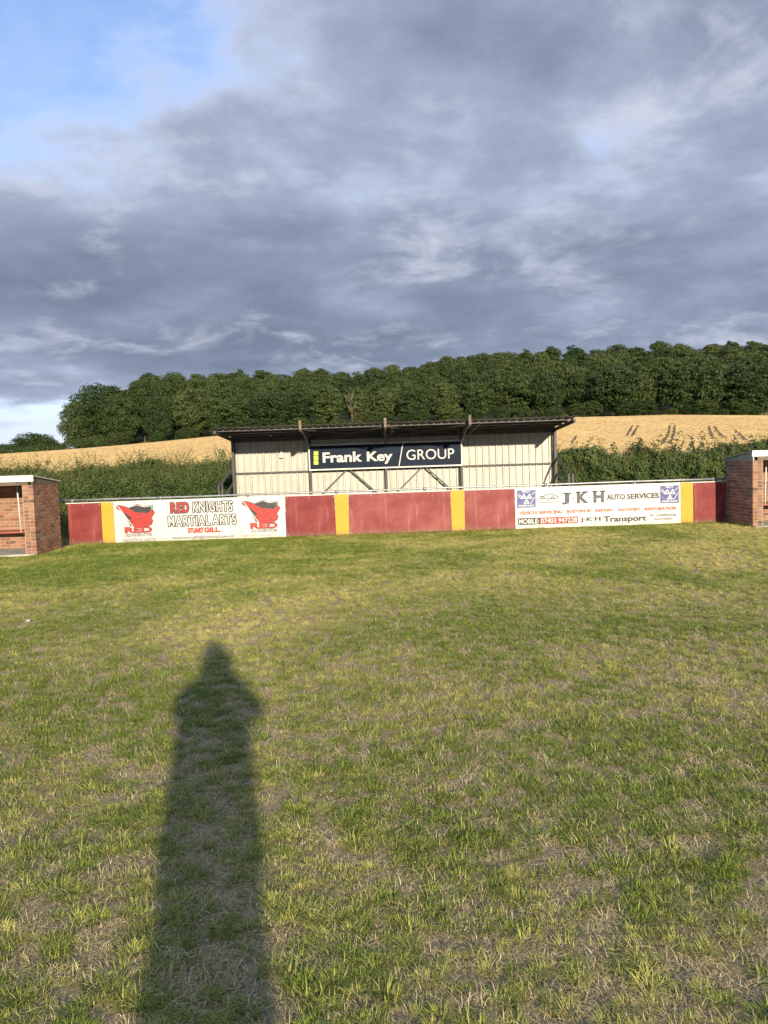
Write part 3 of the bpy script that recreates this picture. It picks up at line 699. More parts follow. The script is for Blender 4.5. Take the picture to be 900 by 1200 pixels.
# ------------------------------------------------------------------ pitch-side boards
FL = Vector((-6.62, 16.10)); FRr = Vector((7.272, 16.30)); FD = (FRr-FL).normalized(); FANG = atan2(FD.y, FD.x)
def F(px, py):
    r = ray(px, py); A = np.array([[r.x, -FD.x], [r.y, -FD.y]]); t, s = np.linalg.solve(A, np.array([FL.x, FL.y])); return float(s), float(CAMH+r.z*t)
def on_fence(name, s, z=0, y=0, **kw): p = FL+FD*s; return empty(name, (p.x-FD.y*y, p.y+FD.x*y, z), FANG, **kw)
def slab_text(me, amount, thick):
    """slab serifs: short horizontal stem ends on the base line and cap line get a foot"""
    ys = [v.co.y for v in me.vertices]; y0 = 0.0; y1 = max(ys); w = max(v.co.x for v in me.vertices)
    add = []
    ek = {}
    for p in me.polygons:
        vs_ = list(p.vertices)
        for a, b in zip(vs_, vs_[1:]+vs_[:1]): ek[(min(a, b), max(a, b))] = ek.get((min(a, b), max(a, b)), 0)+1
    segs = {}
    for (a, b), c in ek.items():
        if c != 1: continue
        A, B = me.vertices[a].co, me.vertices[b].co
        if abs(A.y-B.y) < 1e-4 and .05 < abs(A.x-B.x) < .32 and (abs(A.y) < .012 or abs(A.y-y1) < .012): add.append((min(A.x, B.x), max(A.x, B.x), A.y))
    mb = MB()
    for x0, x1, y in add:
        ya, yb = (y, y+thick) if y < y1/2 else (y-thick, y)
        mb.add([(x0-amount, ya, .001), (x1+amount, ya, .001), (x1+amount, yb, .001), (x0-amount, yb, .001)], [(0, 1, 2, 3)])
    return mb
def text_polys(s, bold=0., shear=0., spacing=1., slab=None):
    cu = bpy.data.curves.new('lettering', 'FONT'); cu.body = s; cu.offset = bold; cu.shear = shear; cu.space_character = spacing; cu.resolution_u = 6; cu.fill_mode = 'FRONT'
    o = bpy.data.objects.new('tmp', cu); COL.objects.link(o); dg = bpy.context.evaluated_depsgraph_get(); dg.update()
    me = bpy.data.meshes.new_from_object(o.evaluated_get(dg)); COL.objects.unlink(o); bpy.data.objects.remove(o)
    v = [(p.co.x, p.co.y) for p in me.vertices]; f = [tuple(p.vertices) for p in me.polygons]
    if slab:
        mb = slab_text(me, *slab); b = len(v); v += [(p[0], p[1]) for p in mb.v]; f += [tuple(b+i for i in q_) for q_ in mb.f]
    bpy.data.meshes.remove(me); return np.array(v), f
def print_on(parent, name, s, box, mat, y, org=(0, 0), bold=0., outline=None, omat=None, **kw):
    """fit the text into box = (s0, s1, z0, z1) of the parent's plane, y metres in front of it"""
    s0, s1, z0, z1 = box; v, f = text_polys(s, bold, **kw); x0, y0 = v.min(0); x1, y1 = v.max(0)
    sx = (s1-s0)/(x1-x0); sz = (z1-z0)/(y1-y0)
    vs_ = [((a-x0)*sx+s0-org[0], -y, (b-y0)*sz+z0-org[1]) for a, b in v]
    me = bpy.data.meshes.new(name); me.from_pydata(vs_, [], [t[::1] for t in f]); o = link(name, me, M[mat], parent)
    if outline:
        # the outline is the same text printed dark underneath, spread by the line width all round
        mb2 = MB()
        for k in range(12):
            dx, dz = outline*cos(k*pi/6), outline*sin(k*pi/6)
            mb2.add([(p[0]+dx, p[1]+.0012+.00012*k, p[2]+dz) for p in vs_], f)
        me2 = bpy.data.meshes.new('outline'); me2.from_pydata(mb2.v, [], mb2.f); link('outline', me2, M[omat], o)
    return o
def shape_on(parent, name, polys, mat, y, org=(0, 0)):
    mb = MB()
    for p in polys: mb.add([(a-org[0], -y, b-org[1]) for a, b in p], [tuple(range(len(p)))])
    me = bpy.data.meshes.new(name); me.from_pydata(mb.v, [], mb.f); return link(name, me, M[mat], parent)
def stroke(a, b, w, w2=None):
    a = Vector(a); b = Vector(b); n = (b-a).normalized(); n = Vector((-n.y, n.x))*w/2; n2 = n*((w2 or w)/w); return [tuple(a-n), tuple(b-n2), tuple(b+n2), tuple(a+n)]
ZB = .035
def board(x0, x1, ytop, mat, label, thick=.018, name='hoarding_board', zb=ZB, screws=True, y=0.0):
    s0, z = F(x0, ytop); s1, _ = F(x1, ytop); w = s1-s0; ztop = .878 if mat != 'yellow_board' else .888
    o = on_fence(name, (s0+s1)/2, 0, y, label=label, cat='board' if name != 'banner' else 'banner', group='boards along the touchline')
    k = max(2, int(w/.35)); vv = []; ff = []
    rnd = random.Random(int(x0))
    sag = [rnd.uniform(-.006, .006) for _ in range(k+1)]; hw = w/2-.003
    for i in range(k+1):
        a = -hw+2*hw*i/k; bow = sag[i]*.6
        vv += [(a, bow, zb+sag[i]), (a, bow, ztop+sag[i]*.5), (a, bow+thick, ztop+sag[i]*.5), (a, bow+thick, zb+sag[i])]
    for i in range(k):
        for j in range(4): ff.append((i*4+j, (i+1)*4+j, (i+1)*4+(j+1) % 4, i*4+(j+1) % 4))
    ff += [(0, 1, 2, 3), (k*4+3, k*4+2, k*4+1, k*4)]
    mb = MB(); mb.add(vv, ff); mb.build('panel', M[mat], o)
    if screws:
        sc = MB(); n = max(2, int(w/.42))
        for i in range(n+1):
            for zz in (ztop-.03, zb+.035):
                a = -hw+.04+(2*hw-.08)*i/n+rnd.uniform(-.03, .03); r = .008
                if rnd.random() < .25: continue
                sc.add([(a+r*cos(t_*pi/3), -.0075, zz+r*sin(t_*pi/3)) for t_ in range(6)]+[(a, -.0095, zz)], [(j, (j+1) % 6, 6) for j in range(6)])
        sc.build('screws', M['ink_white'], o, kind='stuff')
    return o, (s0+s1)/2
board(78.5, 118, 590, 'red_board', 'claret board at the left end of the row, beside the left dugout')
board(118, 132.5, 589, 'yellow_board', 'yellow board left of the white martial arts banner', y=-.004)
b1, c1 = board(132.5, 334, 588, 'banner', 'white banner for a martial arts club with red emblems at both ends', name='banner', zb=.03, screws=False, y=-.006)
board(334, 392, 582, 'red_board', 'claret board between the martial arts banner and the middle yellow board')
board(392, 408, 580, 'yellow_board', 'yellow board left of centre, between two claret boards', y=-.004)
board(408, 528, 579, 'red_board_faded', 'longest claret board, in the middle below the navy sign')
board(528, 544, 576, 'yellow_board', 'yellow board right of the longest claret board', y=-.004)
board(544, 603, 574, 'red_board_faded', 'claret board touching the left edge of the car service banner')
b2, c2 = board(603, 797.5, 572, 'banner', 'white car service banner with blue squares at both ends', name='banner', zb=.03, screws=False, y=-.006)
board(797.5, 812, 567, 'yellow_board', 'yellow board right of the car service banner', y=-.004)
board(812, 851, 567, 'red_board', 'claret board at the right end, partly in the shadow of the right dugout')
# left banner print
def Z1(x, y): return F(132+x/12.857, 580+y/12.857)
def Z1b(x, y): return F(190+x/9, 580+y/9)
def boxf(fn, tl, br): a = fn(*tl); b = fn(*br); return (a[0], b[0], b[1], a[1])
FY = .010
def emblem(dx, dz):
    def Pp(pts): return [(Z1(x, y)[0]+dx, Z1(x, y)[1]+dz) for x, y in pts]
    og = (c1, 0); e = shape_on(b1, 'emblem_shield', [Pp([(612, 150), (480, 165), (372, 134), (240, 185), (100, 168), (95, 185), (205, 205), (230, 250), (190, 280), (135, 235), (265, 470), (330, 480), (440, 470), (560, 380), (600, 260)])], 'ink_dark', FY, og)
    w = shape_on(e, 'shield_rim', [Pp([(600, 158), (480, 176), (480, 168), (372, 146), (372, 154), (480, 184), (592, 168)]), Pp(stroke((150, 270), (262, 460), 12)), Pp(stroke((596, 165), (590, 230), 8)), Pp(stroke((230, 192), (370, 150), 7))], 'ink_white', FY+.002, og)
    dr = shape_on(b1, 'emblem_dragon_edge', [Pp([(58, 168), (90, 150), (160, 162), (235, 188), (352, 252), (540, 262), (585, 215), (615, 225), (640, 262), (612, 312), (590, 340), (615, 385), (598, 438), (552, 470), (320, 500), (285, 425), (235, 372), (262, 352), (305, 352), (185, 280), (90, 222), (62, 205)])], 'ink_dark', FY+.0035, og)
    shape_on(dr, 'emblem_dragon', [Pp([(66, 172), (95, 160), (155, 172), (232, 198), (350, 264), (542, 272), (588, 226), (608, 235), (628, 264), (602, 310), (578, 340), (603, 385), (588, 430), (550, 460), (330, 490), (298, 425), (250, 370), (312, 356), (190, 268), (95, 210), (72, 200)])], 'ink_red', FY+.005, og)
    shape_on(dr, 'emblem_lines', [Pp(stroke((350, 300), (560, 280), 9, 4)), Pp(stroke((320, 370), (520, 350), 8, 4)), Pp([(485, 415), (520, 410), (500, 440)]), Pp([(322, 375), (338, 392), (326, 400)]), Pp(stroke((360, 420), (470, 330), 9, 4)), Pp([(270, 380), (310, 420), (285, 410)])], 'ink_dark', FY+.0065, og)
    shape_on(b1, 'emblem_sword', [Pp(stroke((80, 165), (330, 500), 12, 14))], 'ink_white', FY+.008, og)
    s0, z1 = Z1(188, 488); s1, z0 = Z1(600, 558)
    print_on(b1, 'lettering', 'RED', (s0+dx, s1+dx, z0+dz, z1+dz), 'ink_red', FY+.0115, og, bold=.03, outline=.006, omat='ink_dark')
    s0, z1 = Z1(198, 588); s1, z0 = Z1(590, 612)
    print_on(b1, 'lettering', 'KNIGHTS', (s0+dx, s1+dx, z0+dz, z1+dz), 'ink_white', FY+.009, og, bold=.0, outline=.007, omat='ink_black')
emblem(0, 0)
a = Z1(65, 172); b = F(272+158/12.857, 580+108/12.857); emblem(b[0]-a[0], b[1]-a[1])
print_on(b1, 'lettering', 'RED', boxf(Z1b, (90, 84), (284, 184)), 'ink_red', FY+.003, (c1, 0), bold=.02, outline=.019, omat='ink_dark', spacing=1.2)
print_on(b1, 'lettering', 'KNIGHTS', boxf(Z1b, (324, 76), (744, 168)), 'ink_white', FY+.003, (c1, 0), bold=.012, outline=.019, omat='ink_dark', spacing=1.2)
print_on(b1, 'lettering', 'MARTIAL', boxf(Z1b, (66, 226), (510, 316)), 'ink_white', FY+.003, (c1, 0), bold=.012, outline=.019, omat='ink_dark', spacing=1.2)
print_on(b1, 'lettering', 'ARTS', boxf(Z1b, (530, 211), (782, 306)), 'ink_white', FY+.003, (c1, 0), bold=.012, outline=.019, omat='ink_dark', spacing=1.2)
print_on(b1, 'lettering', 'STUART', boxf(Z1b, (274, 350), (438, 396)), 'ink_red', FY+.003, (c1, 0), bold=.02, outline=.006, omat='ink_orange')
print_on(b1, 'lettering', 'GILL.', boxf(Z1b, (446, 344), (618, 388)), 'ink_red', FY+.003, (c1, 0), bold=.02, outline=.006, omat='ink_orange')
print_on(b1, 'lettering', 'stephen-gill@hotmail.co.uk', boxf(Z1b, (112, 440), (762, 448)), 'ink_white', FY+.003, (c1, 0), bold=.0, outline=.006, omat='ink_dark')
print_on(b1, 'lettering', 'MARTIAL ARTS', boxf(Z1, (168, 662), (648, 690)), 'ink_white', FY+.003, (c1, 0), bold=.0, outline=.006, omat='ink_dark')
print_on(b1, 'lettering', 'KARATE AND KICKBOXING', boxf(lambda x, y: F(272+x/12.857, 580+y/12.857), (168, 602), (590, 612)), 'ink_orange', FY+.003, (c1, 0))
# right banner print
def A1(x, y): return F(600+x/12.857, 565+y/12.857)
og2 = (c2, 0)
def mot(x0, y0, x1, y1):
    def f(u, v): return F(x0+(x1-x0)*u, y0+(y1-y0)*v-(x1-x0)*u*.033+.35)
    sq = shape_on(b2, 'blue_square', [[f(0, 0), f(0, 1), f(1, 1), f(1, 0)]], 'ink_blue', FY, og2); pl = []
    for (u, v) in ((.36, .38), (.66, .38), (.51, .68)):
        t0, t1, t2 = (u, v-.19), (u-.17, v+.11), (u+.17, v+.11)
        pl += [[f(*p) for p in (t0, t1, t2)]]
    shape_on(sq, 'triangles', pl, 'ink_white', FY+.002, og2)
    shape_on(sq, 'triangle_centres', [[f(u, v-.07), f(u-.06, v+.055), f(u+.06, v+.055)] for (u, v) in ((.36, .38), (.66, .38), (.51, .68))], 'ink_blue', FY+.004, og2)
    shape_on(sq, 'rays', [[f(*p) for p in stroke(a_, b_, .035)] for a_, b_ in (((.03, .25), (.22, .48)), ((.10, .2), (.26, .4)), ((.78, .28), (.97, .12)), ((.72, .82), (.95, .42)))], 'ink_white', FY+.003, og2)
    a_, b_ = f(.28, -.02), f(.72, .15); print_on(sq, 'lettering', 'MOT', (a_[0], b_[0], b_[1], a_[1]), 'ink_white', FY+.0025, og2, bold=.02)
    a_, b_ = f(.08, .84), f(.92, .95); print_on(sq, 'lettering', 'PREPARE', (a_[0], b_[0], b_[1], a_[1]), 'ink_white', FY+.0025, og2, bold=.02)
mot(605.8, 574.3, 627.6, 594.8); mot(773.7, 568.9, 795.2, 589.5)
car = [(412, 238), (425, 216), (490, 206), (535, 182), (605, 178), (650, 202), (684, 208), (684, 240), (645, 244), (585, 248), (500, 252), (440, 248), (412, 238)]
pl = [[A1(*p) for p in stroke(a_, b_, 10)] for a_, b_ in zip(car[:-1], car[1:])]
for cxx, cyy in ((465, 235), (615, 230)): pl += [[A1(*p) for p in stroke((cxx+20*cos(k), cyy+17*sin(k)), (cxx+20*cos(k+.7), cyy+17*sin(k+.7)), 9)] for k in np.arange(0, 6.28, .7)]
pl += [[A1(*p) for p in stroke((385, 308), (710, 296), 7)], [A1(*p) for p in stroke((545, 248), (545, 300), 6)]]
shape_on(b2, 'car_drawing', pl, 'ink_dark', FY, og2)
def Q(tl, br): a_ = F(*tl); b_ = F(*br); return (a_[0], b_[0], b_[1], a_[1])
print_on(b2, 'lettering', 'J', Q((658, 577.6), (669.5, 590.9)), 'ink_slate', FY+.001, og2, bold=.05, slab=(.09, .12))
print_on(b2, 'lettering', 'K', Q((674.7, 576), (689.4, 589.4)), 'ink_slate', FY+.001, og2, bold=.04, slab=(.06, .10))
print_on(b2, 'lettering', 'H', Q((693.8, 575.2), (709, 588.6)), 'ink_slate', FY+.001, og2, bold=.05, slab=(.07, .10))
shape_on(b2, 'dots', [[(F(x, y)[0]+.016*cos(k*pi/4), F(x, y)[1]+.016*sin(k*pi/4)) for k in range(8)] for x, y in ((672.3, 583.6), (690.6, 582.9))], 'ink_slate', FY+.001, og2)
sb = dict(slab=(.06, .09), bold=.03)
print_on(b2, 'lettering', 'AUTO', Q((710.8, 579.5), (732.2, 585)), 'ink_dark', FY+.001, og2, **sb)
print_on(b2, 'lettering', 'SERVICES', Q((734.5, 578.6), (772.0, 583.6)), 'ink_dark', FY+.001, og2, **sb)
for s_, tl, br in (('VEHICLE SERVICING', (608, 599.4), (658.7, 601.5)), ('BODYSHOP', (664, 597.6), (692, 600.2)), ('REPAIRS', (697.3, 596.6), (719, 599.2)), ('RECOVERY', (724, 595.7), (751, 598.3)), ('RESTORATION', (755.2, 594.8), (792.5, 597.0))):
    print_on(b2, 'lettering', s_, Q(tl, br), 'ink_orange', FY+.001, og2, **sb)
q_ = Q((606.7, 607.4), (677, 612.8)); d_ = F(633, 610)[0]
shape_on(b2, 'black_strip', [[(q_[0], q_[2]), (d_, q_[2]), (d_, q_[3]), (q_[0], q_[3])]], 'ink_black', FY, og2)
shape_on(b2, 'red_strip', [[(d_, q_[2]), (q_[1], q_[2]), (q_[1], q_[3]), (d_, q_[3])]], 'ink_red', FY, og2)
shape_on(b2, 'black_slashes', [[(d_+u, q_[2]), (d_+u+.035, q_[2]), (d_+u-.03, q_[3]), (d_+u-.055, q_[3])] for u in (.1, .27, .42, .56, .67)], 'ink_black', FY+.0015, og2)
print_on(b2, 'lettering', 'MOBILE:', (q_[0]+.02, d_-.03, q_[2]+.02, q_[3]-.02), 'ink_white', FY+.003, og2, bold=.02)
print_on(b2, 'lettering', '07403 947228', (d_+.01, q_[1]-.02, q_[2]+.02, q_[3]-.02), 'ink_white', FY+.003, og2, bold=.015)
print_on(b2, 'lettering', 'J·K·H', Q((680, 606.4), (704.3, 611.6)), 'ink_dark', FY+.001, og2, **sb)
print_on(b2, 'lettering', 'Transport', Q((707, 605.0), (757.2, 612.0)), 'ink_dark', FY+.001, og2, slab=(.05, .09), bold=.03)
print_on(b2, 'lettering', 'Air conditioning', Q((760.5, 602.2), (792.5, 604.8)), 'ink_dark', FY+.001, og2, shear=.3)
print_on(b2, 'lettering', 'Specialists', Q((766, 606.6), (787.5, 609.4)), 'ink_dark', FY+.001, og2, shear=.3)
# rail with posts behind the boards
br_ = on_fence('touchline_barrier', 0, 0, label='long grey steel pipe rail running behind and just above the touchline boards', cat='barrier')
Lf = (FRr-FL).length; RZ = .945
MB().tube([(-.22+k*(Lf+.3)/14, .07, RZ+.004*math.sin(k*1.7)) for k in range(15)], .021, 10).build('rail', M['galv'], br_)
sp0 = [F(83, 588)[0], F(187, 586)[0], F(290, 583)[0], F(394, 580)[0], F(498, 577)[0], F(640, 574)[0], F(745, 571)[0], F(838, 568)[0]]
for s_ in sp0:
    p_ = MB().tube([(s_, .07, -.2), (s_, .07, RZ-.02)], .024, 8).build('post', M['galv'], br_)
    MB().tube([(s_-.035, .07, RZ), (s_+.035, .07, RZ)], .029, 10).build('clamp', M['galv'], p_)
tl = MB()
tl.box(F(76.5, 590)[0], Lf-.01, .016, .05, .878, .896); tl.build('top_batten', M['white_paint'], br_)
bt = MB(); bt.box(.05, Lf-.02, .03, .06, .10, .16); bt.build('lower_batten', M['timber'], br_)

# ------------------------------------------------------------------ stand
YW = 18.9; YP = YW-.16; YF = 16.75; X0 = -3.64; X1 = 4.18
def xat(px, py, Y): return at(px, py, Y)[0]
st = empty('spectator_stand', (0, YW, 0), label='low covered stand with cream profiled sheets, dark steel posts and sloping grey roof', cat='stand')
def L(x, y, z): return (x, y-YW, z)
# terrace and wall
prof = [(0, 0), (.060, 0), (.074, -.036), (.104, -.036), (.118, 0), (.166, 0)]
nsh = 8; shw = (X1-X0)/nsh; pit = shw/6
def sheet(x0, w, fn, n=6):
    """profiled sheet, fn(x, ribheight, end) -> point; folded strip with thickness"""
    pts = [];
    for k in range(n):
        for (a_, b_) in prof[:-1]: pts.append((x0+(k+a_/.166)*w/n, -b_))
    pts.append((x0+w, 0)); mb = MB(); vv = []
    for (x, h) in pts:
        for t_ in (0, .0035):
            vv.append(fn(x, h+t_, 0)); vv.append(fn(x, h+t_, 1))
    k = len(pts); ff = []
    for i in range(k-1):
        a_ = i*4; b_ = a_+4; ff += [(a_, b_, b_+1, a_+1), (a_+2, a_+3, b_+3, b_+2), (a_+1, b_+1, b_+3, a_+3), (a_, a_+2, b_+2, b_)]
    ff += [(0, 1, 3, 2), ((k-1)*4, (k-1)*4+2, (k-1)*4+3, (k-1)*4+1)]
    mb.add(vv, ff); return mb
for i in range(nsh):
    x0 = X0+i*shw; rb = random.Random(i)
    zt = 2.24; e0 = rb.uniform(-.004, .004)
    sheet(x0, shw-.001, lambda x, h, e: L(x, YW-h+e0+(.003 if i % 2 else 0), .02 if e == 0 else zt)).build('wall_sheet', M['cream_sheet'], st)
ZF = CAMH+(2.407-CAMH)*YF/17.2; ZR = 2.262
def roofz(y): return ZF+(ZR-ZF)*(y-YF)/(YW-YF)
for i in range(nsh):
    x0 = X0-.04+i*(shw+.015); j = random.Random(i+40).uniform(-.006, .008)
    sheet(x0, shw+.012, lambda x, h, e: L(x, (YF+j) if e == 0 else YW+.28, roofz((YF+j) if e == 0 else YW+.28)+h*.5+(.004 if i % 2 else 0)+.0*x)).build('roof_sheet', M['roof_sheet'], st)
# steel frame
def P3(x, y, z): return L(x, y, z)
PX = [X0+.02, xat(363, 530, YP), xat(452, 530, YP), xat(540.5, 530, YP), X1+.03]
for k, x in enumerate(PX):
    w = .055 if 0 < k < 4 else .06
    mb = MB(); zt = 2.15
    mb.box(x-w/2, x+w/2, -.20, -.192, 0, zt); mb.box(x-w/2, x+w/2, -.13, -.122, 0, zt); mb.box(x-.004, x+.004, -.192, -.13, 0, zt)
    if k in (0, 4): mb.box(x-w/2-.001, x+w/2+.001, -.19, -.03, 0.01, zt-.01)
    mb.build('post', M['steel'], st)
    # cantilever rafter with a haunch
    mb = MB(); ya, yb = YF+.03, YW-.05
    mb.bar(P3(x, ya, roofz(ya)-.085), P3(x, yb, roofz(yb)-.085), .05, .07)
    if 0 < k < 4: mb.bar(P3(x, YP, 1.98), P3(x, YF+.75, roofz(YF+.75)-.11), .03, .05)
    r_ = mb.build('rafter', M['steel'], st)
    if 0 < k < 4:
        m2 = MB(); m2.box(x-.028, x+.028, YF-.035-YW, YF-.012-YW, ZF-.10, ZF+.105); m2.box(x-.02, x+.02, YF-.012-YW, YF+.03-YW, ZF-.09, ZF-.045); m2.build('end_bracket', M['rust'] if k < 3 else M['timber'], r_)
for y in (YF+.24, YF+.75, YF+1.3):
    MB().bar(P3(X0, y, roofz(y)-.034), P3(X1+.04, y, roofz(y)-.034), .05, .045).build('purlin', M['steel'], st)
MB().box(X0-.03, X1+.05, -.125, -.045, 2.125, roofz(YW-.1)-.012).build('eaves_beam', M['steel'], st)
MB().box(X0-.03, X1+.05, .042, .09, 2.05, roofz(YW+.06)-.012).build('back_beam', M['timber'], st)
for z in (1.37, .55):
    MB().box(X0+.05, X1, -.078, -.036, z-.02, z+.02).build('wall_girt', M['steel'], st)
for a_, b_ in ((1, 2), (2, 3)):
    for s_ in (0, 1):
        xa, xb = (PX[a_], PX[b_]) if s_ == 0 else (PX[b_], PX[a_]); y1 = YF+.1; y2 = YP-.05
        MB().bar(P3(xa, y1, roofz(y1)-.075-.01*s_), P3(xb, y2, roofz(y2)-.14-.01*s_), .035, .012).build('roof_brace', M['steel'], st)
    xm = (PX[a_]+PX[b_])/2-.0
    for s_ in (-1, 1):
        xe = xm+s_*(PX[b_]-PX[a_])*.5*.93; MB().bar(P3(xm+s_*.02, YP+.02-.012*s_, 1.40), P3(xe, YP+.02-.012*s_, .62), .03, .035).build('wall_brace', M['steel'], st)
# side rails at both ends
for (x, sg) in ((X0-.02, -1), (X1+.05, 1)):
    for (za, zb_, ya, yb) in ((1.50, 1.12, YP, YF+.38), (1.12, .72, YP, YF+.38)):
        MB().bar(P3(x, ya, za), P3(x, yb, zb_), .025, .05).build('side_rail', M['steel'], st)
    for y in (YF+.38, YF+.75):
        z = 1.12+(1.50-1.12)*(y-YF-.38)/(YP-YF-.38); MB().box(x-.02, x+.02, y-.025-YW, y+.025-YW, 0, z+.01).build('rail_post', M['steel'], st)
# terracing inside
for k, (y0, y1, z) in enumerate(((YF+.25, YF+.85, .14), (YF+.853, YF+1.45, .28), (YF+1.453, YW-.26, .42))):
    MB().box(X0+.07, X1-.02, y0-YW, y1-YW, 0, z).build('terrace_step', M['concrete'], st)
# small white light on the back wall
xl, zl = at(329.6, 535, YW-.1); mb = MB(); mb.box(xl-.045, xl+.045, -.12, -.034, zl-.03, zl+.04); mb.box(xl-.025, xl+.025, -.075, -.034, zl+.04, zl+.17); mb.build('wall_light', M['white_paint'], st)
for px in (449, 537):
    xl, zl = at(px, 506, YP-.1); MB().box(xl-.012, xl+.012, -.29, -.26, zl-.06, zl+.06).build('bracket', M['galv'], st)

# sign board
YSG = YP-.07
(sx0, zt0), (sx1, zt1) = at(361, 521.5, YSG), at(541.5, 515, YSG); (_, zb0), (_, zb1) = at(362, 551.6, YSG), at(541.5, 546, YSG)
zt = (zt0+zt1)/2; zb = (zb0+zb1)/2; cxs = (sx0+sx1)/2
sg = empty('name_sign', (cxs, YSG, zb), label='long navy sign board with white lettering and a white frame, fixed to the stand', cat='sign')
hw = (sx1-sx0)/2; hh = zt-zb
MB().box(-hw+.02, hw-.02, 0, .03, .02, hh-.02).build('panel', M['navy'], sg)
for nm, bx in (('frame', (-hw, hw, -.012, .034, hh-.034, hh)), ('frame', (-hw, hw, -.012, .034, 0, .034)), ('frame', (-hw, -hw+.034, -.010, .034, .034, hh-.034)), ('frame', (hw-.034, hw, -.010, .034, .034, hh-.034))):
    MB().box(*bx).build(nm, M['white_paint'], sg)
def SG(x, y): a_, z_ = at(340+x/4.09, 480+y/4.09, YSG); return (a_-cxs, z_-zb)
def BX(tl, br): a_ = SG(*tl); b_ = SG(*br); return (a_[0], b_[0], b_[1], a_[1])
for k in range(3):
    a_ = SG(113, 201+k*22); b_ = SG(135, 219+k*22); shape_on(sg, 'lime_square', [[(a_[0], b_[1]), (b_[0], b_[1]), (b_[0], a_[1]), (a_[0], a_[1])]], 'ink_lime', .003)
print_on(sg, 'lettering', 'Frank', BX((155, 206), (346, 249)), 'ink_white', .003, bold=.03)
print_on(sg, 'lettering', 'Key', BX((367, 202), (492, 258)), 'ink_white', .003, bold=.03)
print_on(sg, 'lettering', 'GROUP', BX((557, 193), (787, 234)), 'ink_white', .003, bold=.0)
a_, b_ = SG(540, 163), SG(522, 270); shape_on(sg, 'slash_line', [stroke(a_, b_, .022)], 'ink_white', .003)

# ------------------------------------------------------------------ brick dugouts
BL, BH, BW, J = .192, .056, .095, .010
bm_ = MB(); c_ = .004
def brick_mesh(Ln):
    mb = MB(); x, y, z = Ln/2, BW/2, BH/2; vs_ = []
    for sy in (-1, 1):
        yy = sy*y; vs_ += [(-x+c_, yy, -z+c_), (x-c_, yy, -z+c_), (x-c_, yy, z-c_), (-x+c_, yy, z-c_)]
    for sy in (-1, 1):
        yy = sy*(y-c_); vs_ += [(-x, yy, -z), (x, yy, -z), (x, yy, z), (-x, yy, z)]
    ff = [(0, 1, 2, 3), (7, 6, 5, 4)]
    for i in range(4):
        j = (i+1) % 4; ff += [(i, 8+i, 8+j, j), (8+i, 12+i, 12+j, 8+j), (12+i, 4+i, 4+j, 12+j)]
    mb.add(vs_, ff); return mb.mesh('brick', M['brick'])
BM = {n: brick_mesh(l) for n, l in (('full', BL), ('half', BL/2-J/2))}
def brick_wall(parent, name, o, ang, length, courses, rng, single=lambda s, k: True, z0=0.0):
    """half-brick wall along the local x of the wall object; bricks proud of a mortar core"""
    w = MB().box(.007 if name != 'front_pier' else -.012, length-.007 if name != 'front_pier' else length+.012, -BW/2+.007, BW/2-.007, z0-.1, z0+courses*(BH+J)).build(name, M['mortar'], parent)
    w.location = o; w.rotation_euler = (0, 0, ang); joined = MB()
    for k in range(courses):
        x = 0.0; first = (k % 2 == 1)
        while x < length-.05:
            Ln = BL if not first and x+BL <= length+.03 else BL/2-J/2
            first = False; me = BM['full' if Ln > .15 else 'half']; loc = (x+Ln/2, rng.uniform(-.0015, .0015), z0+k*(BH+J)+J/2+BH/2); tilt = rng.uniform(-.006, .006)
            if single(x+Ln/2, k):
                b = link('brick', me, None, w, loc); b.rotation_euler = (0, tilt, 0)
            else: joined.box(loc[0]-Ln/2, loc[0]+Ln/2, -BW/2, BW/2, loc[2]-BH/2, loc[2]+BH/2)
            x += Ln+J
    if joined.v: joined.build('brickwork', M['brick'], w, kind='stuff')
    return w
